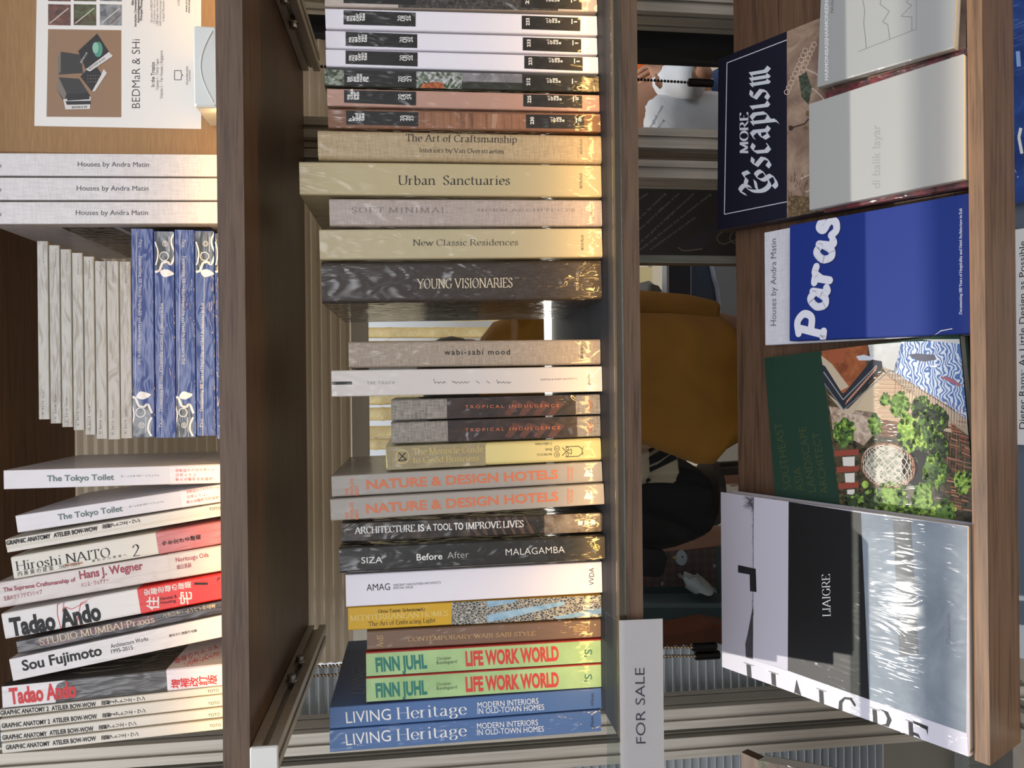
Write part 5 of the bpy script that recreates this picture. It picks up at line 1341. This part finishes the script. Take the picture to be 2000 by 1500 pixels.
# pale things beyond the terrace between the board and the mustard shirt
m = slab([(1350, 513), (1350, 640), (1520, 640), (1520, 505)], 1.75, .03, mat((92, 108, 128), .4)); solo(m, 'blue_grey_panel', 'smooth blue-grey panel behind the mustard shirt', 'panel')
m = slab([(1391, 505), (1398, 540), (1404, 560), (1408, 590), (1409, 640), (1520, 640), (1520, 505)], 1.70, .04, mat((214, 222, 232), .4)); solo(m, 'curved_white_panel', 'white panel with curved edge in front of the blue-grey one', 'panel')
m = slab([(1305, 517), (1305, 640), (1349, 640), (1349, 517)], 1.66, .05, mat((72, 74, 86), .5))
sc_ = slab([(1302, 513), (1302, 640), (1306.5, 640), (1306.5, 518), (1348, 517), (1352, 514)], 1.65, .05, mat((208, 210, 214), .4))
fr = thing('small_cabinet', 'slate grey cabinet side with thin white frame behind the glass', 'cabinet', V((0, 1.66, .3)))
for mb_, nm in ((m, 'side_panel'), (sc_, 'frame_strip')):
    wpart(mb_, nm, fr)
m = slab([(1200, 565), (1268, 548), (1278, 556), (1268, 590), (1200, 605)], 1.75, .01, mat((216, 218, 220), .5)); solo(m, 'paper_sheet', 'white sheet of paper beside the slate grey cabinet', 'paper')
m = slab([(1272, 554), (1286, 558), (1293, 568), (1286, 586), (1266, 590)], 1.72, .05, mat((128, 122, 110), .5))
for k in range(4):
    slab([(1274 + k * 3, 558 + k), (1275 + k * 3, 558 + k), (1271 + k * 3, 586), (1270 + k * 3, 586)], 1.718, .004, mat((96, 92, 84), .5), m)
solo(m, 'ribbed_box', 'small ribbed grey box lying against the white paper', 'box')  # unidentified object, built as a plain grey box with ribs
m = slab([(1150, 522), (1150, 660), (1304, 660), (1304, 522)], 3.3, .05, mat((222, 208, 160), .5)); solo(m, 'sunlit_screen', 'pale yellow sunlit screen seen past the slate cabinet', 'screen')
# by the left: teal chest, checked cloth, bags
TEA = mat((88, 112, 114), .5)
ch = thing('chest', 'dark teal chest behind the glass at the left of the black skirt', 'chest', V((-.45, 2.0, 0)))
m = slab([(1190, 1040), (1190, 1340), (1760, 1340), (1760, 1040)], 2.1, .04, TEA); wpart(m, 'back_panel', ch)
m = slab([(1190, 1186), (1190, 1340), (1760, 1340), (1760, 1186)], 1.92, .12, mat((60, 78, 80), .5)); wpart(m, 'front_panel', ch)
m = slab([(1190, 1178), (1190, 1187), (1760, 1187), (1760, 1178)], 1.90, .14, mat((92, 112, 114), .4)); wpart(m, 'rim', ch)
PLD = mat((112, 94, 90), .7, kind='plaid', c2=(92, 76, 74))
m = slab([(1170, 1030), (1170, 1146), (1401, 1146), (1396, 1030)], 2.06, .01, PLD)
sf = Surf(m, V((0, 2.06, 0)), V((0, -1, 0)), M())
HRT = mat((206, 202, 194), .6)
def heart(x, y, r):
    sf.blob((x, y - r * .5), r * .7, r * .6, HRT, 2, 10, 0); sf.blob((x, y + r * .5), r * .7, r * .6, HRT, 2, 10, 0); sf.poly([(x - r * .2, y - r), (x + r * 1.2, y), (x - r * .2, y + r)], HRT, 2)
for x, y in ((1359, 1066), (1328, 1124), (1293, 1140), (1365, 1142), (1395, 1105)):
    heart(x, y, 3.6)
sf.blob((1331, 1089), 11, 15, mat((196, 208, 216), .6), 2, 14, .12); sf.poly([(1322, 1083), (1312, 1089), (1322, 1094)], mat((200, 184, 130), .6), 3); sf.blob((1333, 1088), 2, 2, BK, 3, 8, 0)
solo(m, 'checked_cloth', 'brown checked cloth with small hearts and a white bird head', 'cloth')
m = MB()
c = atY(1366, 1146, 1.96)
rings = []
for k in range(7):
    t = k / 6
    rings.append([c + V((math.cos(a) * (.1 - .027 * t) * (1 + .18 * math.sin(3 * a + k)), math.sin(a) * .05, -.03 + t * .11 + .016 * math.sin(5 * a + k * 2)))for a in [2 * math.pi * i / 22 for i in range(22)]])
c2 = V((0, 0, .0))
rings = [[V((c.x + (p.z - c.z) * .55, p.y, c.z + (p.x - c.x) * .55 + (p.z - c.z) * .5)) for p in r] for r in rings]
m.loft(rings, mat((206, 216, 220), .25, wrap=.8)); solo(m, 'crumpled_bag', 'crumpled pale plastic bag lying on the teal chest rim', 'bag')
LEA = mat((128, 68, 40), .5, kind='cloth', c2=(104, 54, 34))
m = MB()
lb = [(1240, 1245), (1340, 1234), (1372, 1227), (1392, 1222), (1430, 1228), (1480, 1240), (1490, 1300), (1240, 1310)]
P = [atY(p[0], p[1], 1.0) for p in lb]
m.mesh([p + V((0, d, 0)) for d in (0, .02, .09, .11) for p in [(P[i] * (1 if d in (.02, .09) else .94) + (sum(P, V()) / len(P)) * (0 if d in (.02, .09) else .06)) for i in range(len(P))]],
       [tuple(range(8)), tuple(range(31, 23, -1))] + [(k * 8 + i, (k + 1) * 8 + i, (k + 1) * 8 + (i + 1) % 8, k * 8 + (i + 1) % 8) for k in range(3) for i in range(8)], LEA)
zb_ = min(p[2] for p in m.v); bc = P[0]
bn_ = thing('bench', 'low dark bench under the brown leather bag', 'bench', V((-.66, 1.05, 0)))
m2 = MB(); m2.box((-.2, -.12, zb_ - .03), (.16, .16, zb_ - .0005), mat((60, 50, 42), .5)); m2.build('seat', bn_)
for sx in (-.18, .12):
    for sy in (-.1, .12):
        m2 = MB(); m2.box((sx, sy, 0), (sx + .03, sy + .03, zb_ - .03), mat((60, 50, 42), .5)); m2.build('leg', bn_)
solo(m, 'leather_bag', 'brown leather bag behind the two brassy chain pulls', 'bag')
m = MB(); m.ball(atY(1236, 128, 2.65), .055, mat((236, 110, 30), .5), 16, (1, 1, 1.5)); solo(m, 'orange_bundle', 'small orange bundle above the white T-shirt', 'bundle', None, True)
# lower display, only its upper edge in the picture
LP = S0 + V((0, .06, -.40))
m = MB()
def lbox(mb, x0, x1, u0, u1, n0, n1, mt):
    p = [LP + SX * x + SU * u + SN * n for n in (n0, n1) for u in (u0, u1) for x in (x0, x1)]
    mb.mesh(p, [(0, 2, 3, 1), (4, 5, 7, 6), (0, 1, 5, 4), (2, 6, 7, 3), (0, 4, 6, 2), (1, 3, 7, 5)], mt)
lbox(m, xle, 1.05, -.02, .62, -.06, -.04, mat((96, 106, 118), .45)); wpart(m, 'lower_sloped_board', unit)
m = MB(); lbox(m, xle, 1.05, -.045, -.02, -.06, .0, WOODL); wpart(m, 'lower_ledge', unit)
_s0 = S0
def lfit(y0, y1, off):
    a = hit((1992, y0), LP + SN * off, SN); b_ = hit((1992, y1), LP + SN * off, SN)
    return sorted((a.x, b_.x)), ((a - LP).dot(SU))
for lab, y0, y1, top_x, cov, txt in (('blue book on the lowest display, only its top edge in the picture', -60, 388, 1976, mat((60, 96, 168), .35, wrap=.9, kind='photo', c2=(40, 62, 120), sc=.3), 0),
                                     ('white book on the lowest display with black sans title along its top edge', 440, 862, 1983, mat((226, 224, 222), .5), 1)):
    (xa_, xb_), _ = lfit(y0, y1, -.01)
    uu = (hit((top_x, 600), LP + SN * -.01, SN) - LP).dot(SU)
    X = M((SX, -SN, SU)).transposed().to_4x4(); X.translation = LP + SN * -.01 + SX * xa_ + SU * 0
    s = thing('book', lab, 'book', X)
    mb = MB(); W_ = xb_ - xa_
    mb.prism([(W_, 0), (.001, 0), (0, .001), (0, .024), (.001, .025), (W_, .025), (W_, .0225), (.0025, .0225), (.0025, .0025), (W_, .0025)], 0, uu, cov)
    f = Surf(mb, X.translation, SN, X.inverted())
    if txt:
        f.up('Dieter Rams: As Little Design as Possible', 2003, 838, 470, 12.5, BK)
    else:
        f.line([(1990, 130), (1988, 100)], 8, mat((150, 180, 226), .5), 1); f.line([(1996, 300), (1990, 268), (1994, 250)], 6, OFFW, 2)  # pale blue stroke is a painted reflection, the white one lettering
    mb.build('cover', s)
    pb = MB(); pb.box((.0026, .0026, .003), (W_ - .003, .0224, uu - .003), PAGE); pb.build('page_block', s)
# neighbouring unit at the left
nb = thing('shelving_unit', 'second wooden shelving unit at the left edge, mostly out of the picture', 'shelves', V((-1.2, .2, 0)))
xn = -.505
m = MB(); m.box((-1.94, -.1, 0), (-1.9, DEP, 1.986), WOOD); wpart(m, 'side_panel', nb)
m = MB()
xs_ = slope_pt((1447, 1462), OB).x
p = [S0 + SX * x + SU * u + SN * n for n in (OB - .018, OB) for u in (-.008, ub) for x in (-1.9, xs_)]
m.mesh(p, [(0, 2, 3, 1), (4, 5, 7, 6), (0, 1, 5, 4), (2, 6, 7, 3), (0, 4, 6, 2), (1, 3, 7, 5)], WOODU); wpart(m, 'sloped_board', nb)
m = MB(); sbox(m, -1.9, xs_, ut, -.008, nd_, .004, WOODL); wpart(m, 'ledge', nb)
b = sbook('green photo-covered book on the neighbouring slope at the bottom edge of the picture', Q(1508, 1481, 1890, 1573, 1890, 1900, 1508, 1780), -.025, .025, mat((74, 92, 44), .5, wrap=.5, kind='leaf', c2=(58, 34, 26), sc=.4), False)
b.fr.poly([(1500, 1480), (1590, 1480), (1590, 1560), (1500, 1560)], mat((92, 58, 44), .5, wrap=.4, kind='leaf', c2=(40, 26, 22), sc=.6), 1); sdone(b)
# unseen beam added to cast the soft shadow band on the sloping books
m = MB(); m.box((-3, -.335, 3.6), (3, -.295, 3.68), WOODU); struct(m, 'shadow_beam_1')
# ------------------------------------------------------------------ people behind the glass
SKIN = mat((186, 136, 110), .55); HAIR = mat((34, 28, 26), .6)
def figure(label, pos, rotz, J, mats_):
    """one continuous body: joints J = {name: (x, y, z, r, parent)} grown with a skin modifier"""
    names = list(J)
    me = bpy.data.meshes.new('person')
    me.from_pydata([J[n][:3] for n in names], [(names.index(J[n][4]), i) for i, n in enumerate(names) if J[n][4]], [])
    o = bpy.data.objects.new('person', me); COL.objects.link(o)
    o.location = pos; o.rotation_euler = (0, 0, rotz)
    sk = o.modifiers.new('skin', 'SKIN'); sk.use_smooth_shade = True
    if not me.skin_vertices:
        me.attributes.new('skin', 'FLOAT', 'POINT')
    for i, n in enumerate(names):
        r = J[n][3]
        me.skin_vertices[0].data[i].radius = (r, r) if not isinstance(r, tuple) else r
        me.skin_vertices[0].data[i].use_root = (i == 0)
    ss = o.modifiers.new('smooth', 'SUBSURF'); ss.levels = 2; ss.render_levels = 2
    me.materials.append(mats_)
    tag(o, label, 'person')
    return o
def hand(J, pre, wrist, d, up_):
    """palm, four fingers of unequal length and a thumb leaving the side of the palm"""
    w = V(J[wrist][:3]); d = V(d).normalized(); u = V(up_).normalized(); s = d.cross(u)
    J[pre + 'palm'] = (*(w + d * .05), (.030, .016), wrist); J[pre + 'knuckle'] = (*(w + d * .085), (.030, .014), pre + 'palm')
    for i, (off, L) in enumerate(((-.027, .062), (-.009, .072), (.009, .068), (.026, .052))):
        b = w + d * .095 + s * off
        J[pre + 'f%da' % i] = (*b, .0088, pre + 'knuckle'); J[pre + 'f%db' % i] = (*(b + d * L * .5 - u * .006), .0082, pre + 'f%da' % i); J[pre + 'f%dc' % i] = (*(b + d * L * .9 - u * .026), .007, pre + 'f%db' % i)
    J[pre + 'ta'] = (*(w + d * .045 - s * .036), .0105, pre + 'palm'); J[pre + 'tb'] = (*(w + d * .08 - s * .052 - u * .01), .009, pre + 'ta')
def seated(lean=0.0, hipz=.47, arms=1, knee_y=.40, tw=.19):
    L = lean
    J = dict(pelvis=(0, 0, hipz, .13, None), waist=(0, .0 + L * .3, hipz + .18, .115, 'pelvis'), chest=(0, L * .7, hipz + .40, .13, 'waist'), neck=(0, L * 1.0, hipz + .55, .055, 'chest'), jaw=(0, L * 1.0 + .03, hipz + .635, .068, 'neck'), crown=(0, L * 1.0 + .012, hipz + .745, .088, 'jaw'))
    for s, n in ((-1, 'l'), (1, 'r')):
        J[n + 'sh'] = (s * tw, L * .85, hipz + .47, .058, 'chest'); J[n + 'el'] = (s * (tw + .05), L * .85 + .06, hipz + .22, .043, n + 'sh'); J[n + 'wr'] = (s * (tw - .03), L * .85 + .28, hipz + .14, .03, n + 'el')
        hand(J, n, n + 'wr', (-s * .3, 1, -.15), (0, .1, 1))
        J[n + 'hip'] = (s * .10, .03, hipz - .02, .095, 'pelvis'); J[n + 'kn'] = (s * .12, knee_y, hipz + .0, .062, n + 'hip'); J[n + 'ca'] = (s * .12, knee_y + .02, hipz - .2, .052, n + 'kn'); J[n + 'an'] = (s * .12, knee_y + .0, .07, .036, n + 'ca'); J[n + 'toe'] = (s * .125, knee_y + .17, .03, .03, n + 'an')
    return J
def head_parts(o, c, hm=HAIR, dirv=(0, 1, 0), bun=False):
    c = V(c); d = V(dirv).normalized(); r = V((d.y, -d.x, 0))
    m = MB()
    m.ball(c - d * .018 + V((0, 0, .028)), .104, hm, 18, (1, 1, .98))
    m.ball(c - d * .05 + V((0, 0, -.02)), .085, hm, 16, (1, 1, 1.1))
    if bun:
        m.ball(c - d * .12 + V((0, 0, .04)), .045, hm, 12)
    m.build('hair', o, True)
    m = MB()
    m.ball(c + d * .098 + V((0, 0, -.03)), .014, SKIN, 8, (1, 1.2, 1.6)); m.build('nose', o, True)
    for s in (-1, 1):
        m = MB(); m.ball(c + d * .078 + r * s * .034 + V((0, 0, -.005)), .013, mat((232, 230, 226), .3), 10); m.ball(c + d * .088 + r * s * .034 + V((0, 0, -.005)), .006, HAIR, 8); m.build('eye', o, True)
        m = MB(); m.ball(c + r * s * .088 + V((0, 0, -.02)), .024, SKIN, 10, (.4, .7, 1.2)); m.build('ear', o, True)
    m = MB(); m.ball(c + d * .088 + V((0, 0, -.072)), .018, mat((160, 86, 78), .5), 8, (1.3, .5, .4)); m.build('mouth', o, True)
def garment(o, name, rows, m_, folds=.006, n=40, freq=7, seed=0, Xo=None):
    """rows: (xc, yc, z, rx, ry) in world space, low to high; soft vertical folds"""
    m = MB(); rings = []
    for k, (x, y, z, rx, ry) in enumerate(rows):
        ring_ = []
        for i in range(n):
            a = 2 * math.pi * i / n
            f = 1 + folds / max(rx, .03) * (math.sin(freq * a + seed + k * .35) + .6 * math.sin((freq * 2 + 1) * a + k * .8 + seed))
            ca, sa = math.cos(a), math.sin(a)
            ex = .8
            ring_.append(V((x + rx * f * math.copysign(abs(ca) ** ex, ca), y + ry * f * math.copysign(abs(sa) ** ex, sa), z)))
        rings.append(ring_)
    m.loft(rings, m_)
    c = m.build(name, o, True)
    c.data.transform(WM(o).inverted())
    return c
def row(px, y0, y1, Y, ry):
    a, b_ = atY(px, y0, Y), atY(px, y1, Y)
    return ((a.x + b_.x) / 2, Y + ry, a.z, abs(a.x - b_.x) / 2, ry)
# mustard shirt, back towards the window
MUS = mat((168, 112, 24), .8, kind='cloth', c2=(140, 90, 16), sc=.6)
cx = atY(1150, 726, 1.12).x
o = figure('person seated with back to the window in a loose mustard shirt', (cx, 1.16, 0), 0, seated(0.02, .50, tw=.13), SKIN)
head_parts(o, (0, .03, 1.235), mat((40, 34, 32), .6), (0, 1, 0))
rows = [row(1462, 640, 870, 1.0, .10), row(1436, 612, 888, 1.0, .12), row(1415, 611, 916, 1.0, .13), row(1385, 609, 915, 1.0, .135), row(1330, 606, 894, 1.0, .135), row(1285, 606, 876, 1.0, .13), row(1240, 604, 862, 1.0, .13), row(1150, 600, 858, 1.0, .125), row(1060, 602, 856, 1.01, .12), row(1000, 612, 848, 1.02, .11), row(968, 624, 838, 1.03, .10), row(946, 652, 812, 1.05, .075), row(932, 690, 770, 1.07, .05)]
garment(o, 'shirt', rows, MUS, .004, 48, 5, 1)
m = MB()
pa = [atY(1000, 632, 1.1), atY(1100, 606, 1.14), atY(1250, 602, 1.16), atY(1340, 606, 1.15), atY(1394, 612, 1.13), atY(1398, 613, 1.13)]
m.tube(pa, [.062, .058, .052, .046, .036, .03], MUS, 18); c = m.build('sleeve', o, True); c.data.transform(WM(o).inverted())
st = thing('stool', 'plain dark stool under the person in the mustard shirt', 'stool', V((cx, 1.16, 0)))
m = MB(); m.tube([(0, 0, .34), (0, 0, .375)], .17, mat((60, 50, 42), .5), 24); m.build('seat', st)
for sx, sy in ((-1, -1), (1, -1), (1, 1), (-1, 1)):
    m = MB(); m.tube([(sx * .14, sy * .14, 0), (sx * .1, sy * .1, .34)], .014, mat((60, 50, 42), .5), 8); m.build('leg', st)
# black skirt and striped top
BKC = mat((16, 16, 18), .9, kind='cloth', c2=(10, 10, 11))
cx = atY(1320, 975, 1.35).x
o = figure('person seated sideways in a black skirt and cream and black striped top', (cx - .02, 1.62, 0), .32, seated(.02, .50, 1, .33, .15), SKIN)
head_parts(o, (0, .03, 1.235))
rows = [row(1397, 940, 1040, 1.49, .10), row(1392, 930, 1052, 1.48, .12), row(1370, 916, 1066, 1.47, .14), row(1340, 902, 1080, 1.46, .15), row(1300, 890, 1088, 1.46, .15), row(1268, 892, 1086, 1.47, .13), row(1240, 900, 1070, 1.49, .11)]
garment(o, 'skirt', rows, BKC, .006, 60, 11, 2)
rows = [row(1325, 884, 940, 1.41, .05), row(1322, 876, 944, 1.41, .06), row(1300, 868, 944, 1.40, .07), row(1270, 868, 946, 1.40, .08), row(1240, 872, 960, 1.2, .09), row(1150, 880, 1010, 1.48, .1), row(1060, 890, 1030, 1.52, .1), row(985, 900, 1030, 1.55, .09), row(955, 940, 1000, 1.57, .06)]
STR = mat((196, 178, 150), .8)
garment(o, 'striped_top', rows, STR, .004, 48, 6, 0)
m = MB()
for pp in ([(1244, 890), (1262, 880), (1282, 870), (1285, 874), (1268, 886), (1244, 897)], [(1250, 905), (1275, 890), (1300, 874), (1312, 884), (1288, 900), (1252, 916)], [(1252, 919), (1285, 908), (1315, 886), (1324, 896), (1300, 908), (1262, 926)], [(1262, 938), (1268, 934), (1272, 938), (1264, 944)]):
    slab(pp, 1.392, .006, BKC, m)
c = m.build('stripes', o); c.data.transform(WM(o).inverted())
m = MB(); pl = [atY(1372, 960, 1.36), atY(1420, 972, 1.35), atY(1460, 980, 1.35), atY(1540, 985, 1.36)]
st = thing('stool', 'plain dark stool under the person in the black skirt', 'stool', V((cx - .02, 1.62, 0)))
m = MB(); m.tube([(0, 0, .32), (0, 0, .345)], .12, mat((60, 50, 42), .5), 24); m.build('seat', st)
for sx, sy in ((-1, -1), (1, -1), (1, 1), (-1, 1)):
    m = MB(); m.tube([(sx * .09, sy * .09, 0), (sx * .08, sy * .08, .32)], .014, mat((60, 50, 42), .5), 8); m.build('leg', st)
m = MB()
P = [atY(x, y, 1.37) for x, y in ((1215, 1066), (1296, 1076), (1304, 1088), (1296, 1122), (1286, 1128), (1215, 1122))]
m.mesh([p + V((0, d, 0)) for d in (0, .05) for p in P], [tuple(range(6)), tuple(range(11, 5, -1))] + [(i, 6 + i, 6 + (i + 1) % 6, (i + 1) % 6) for i in range(6)], mat((24, 24, 26), .35))
solo(m, 'handbag', 'small black handbag beside the black skirt', 'bag')
# white T-shirt, bending down at the right
TS = mat((232, 232, 238), .8, kind='cloth', c2=(224, 224, 232), sc=.6)
ctr = atY(1330, 215, 1.35)
hz = .24
J = seated(.0, hz, 1, .36, .17)
del_ = [k for k in J if k.startswith('r') and k not in ('rhip', 'rkn', 'rca', 'ran', 'rtoe')]
for k in del_:
    del J[k]
sh, el, wr = atY(1300, 160, 1.34) - V((ctr.x, 1.45, 0)), atY(1384, 142, 1.24) - V((ctr.x, 1.45, 0)), atY(1328, 116, 1.3) - V((ctr.x, 1.45, 0))
J['rsh'] = (*sh, .055, 'chest'); J['rel'] = (*el, .042, 'rsh'); J['rwr'] = (*wr, .028, 'rel')
hand(J, 'r', 'rwr', (-.35, .25, .8), (0, -1, .2))
o = figure('person crouching in a white T-shirt with dark lettering, forearm raised', (ctr.x, 1.45, 0), 0, J, SKIN)
head_parts(o, (0, .02, hz + .735), HAIR, (.7, .7, 0))
rows = [row(1440, 150, 330, 1.33, .11), row(1400, 150, 322, 1.31, .12), row(1360, 146, 318, 1.30, .125), row(1320, 146, 312, 1.30, .12), row(1290, 152, 300, 1.30, .11), row(1268, 168, 280, 1.32, .09), row(1252, 190, 262, 1.34, .06)]
garment(o, 't_shirt', rows, TS, .004, 48, 6, 1)
m = MB(); m.tube([atY(1282, 178, 1.36), atY(1310, 162, 1.33), atY(1338, 154, 1.30), atY(1364, 152, 1.27)], [.05, .062, .062, .06], TS, 18)
c = m.build('sleeve', o, True); c.data.transform(WM(o).inverted())
m = MB(); sf = Surf(m, V((0, 1.292, 0)), V((0, -1, 0)), M())
sf.text('cleaningbali.com', (1262, 268), (1296, 208), 5.5, mat((80, 96, 122), .6), 'semi', 1); sf.text('7710118', (1279, 262), (1299, 236), 4.5, mat((80, 96, 122), .6), 'semi', 1)
c = m.build('shirt_lettering', o); c.data.transform(WM(o).inverted())
JE = mat((52, 72, 110), .8)
rows = [(ctr.x + .02, 1.50, .07, .2, .17), (ctr.x + .02, 1.50, .2, .21, .18), (ctr.x + .01, 1.47, .33, .18, .15), (ctr.x, 1.45, .44, .13, .11)]
garment(o, 'jeans', rows, JE, .004, 36, 4, 3)
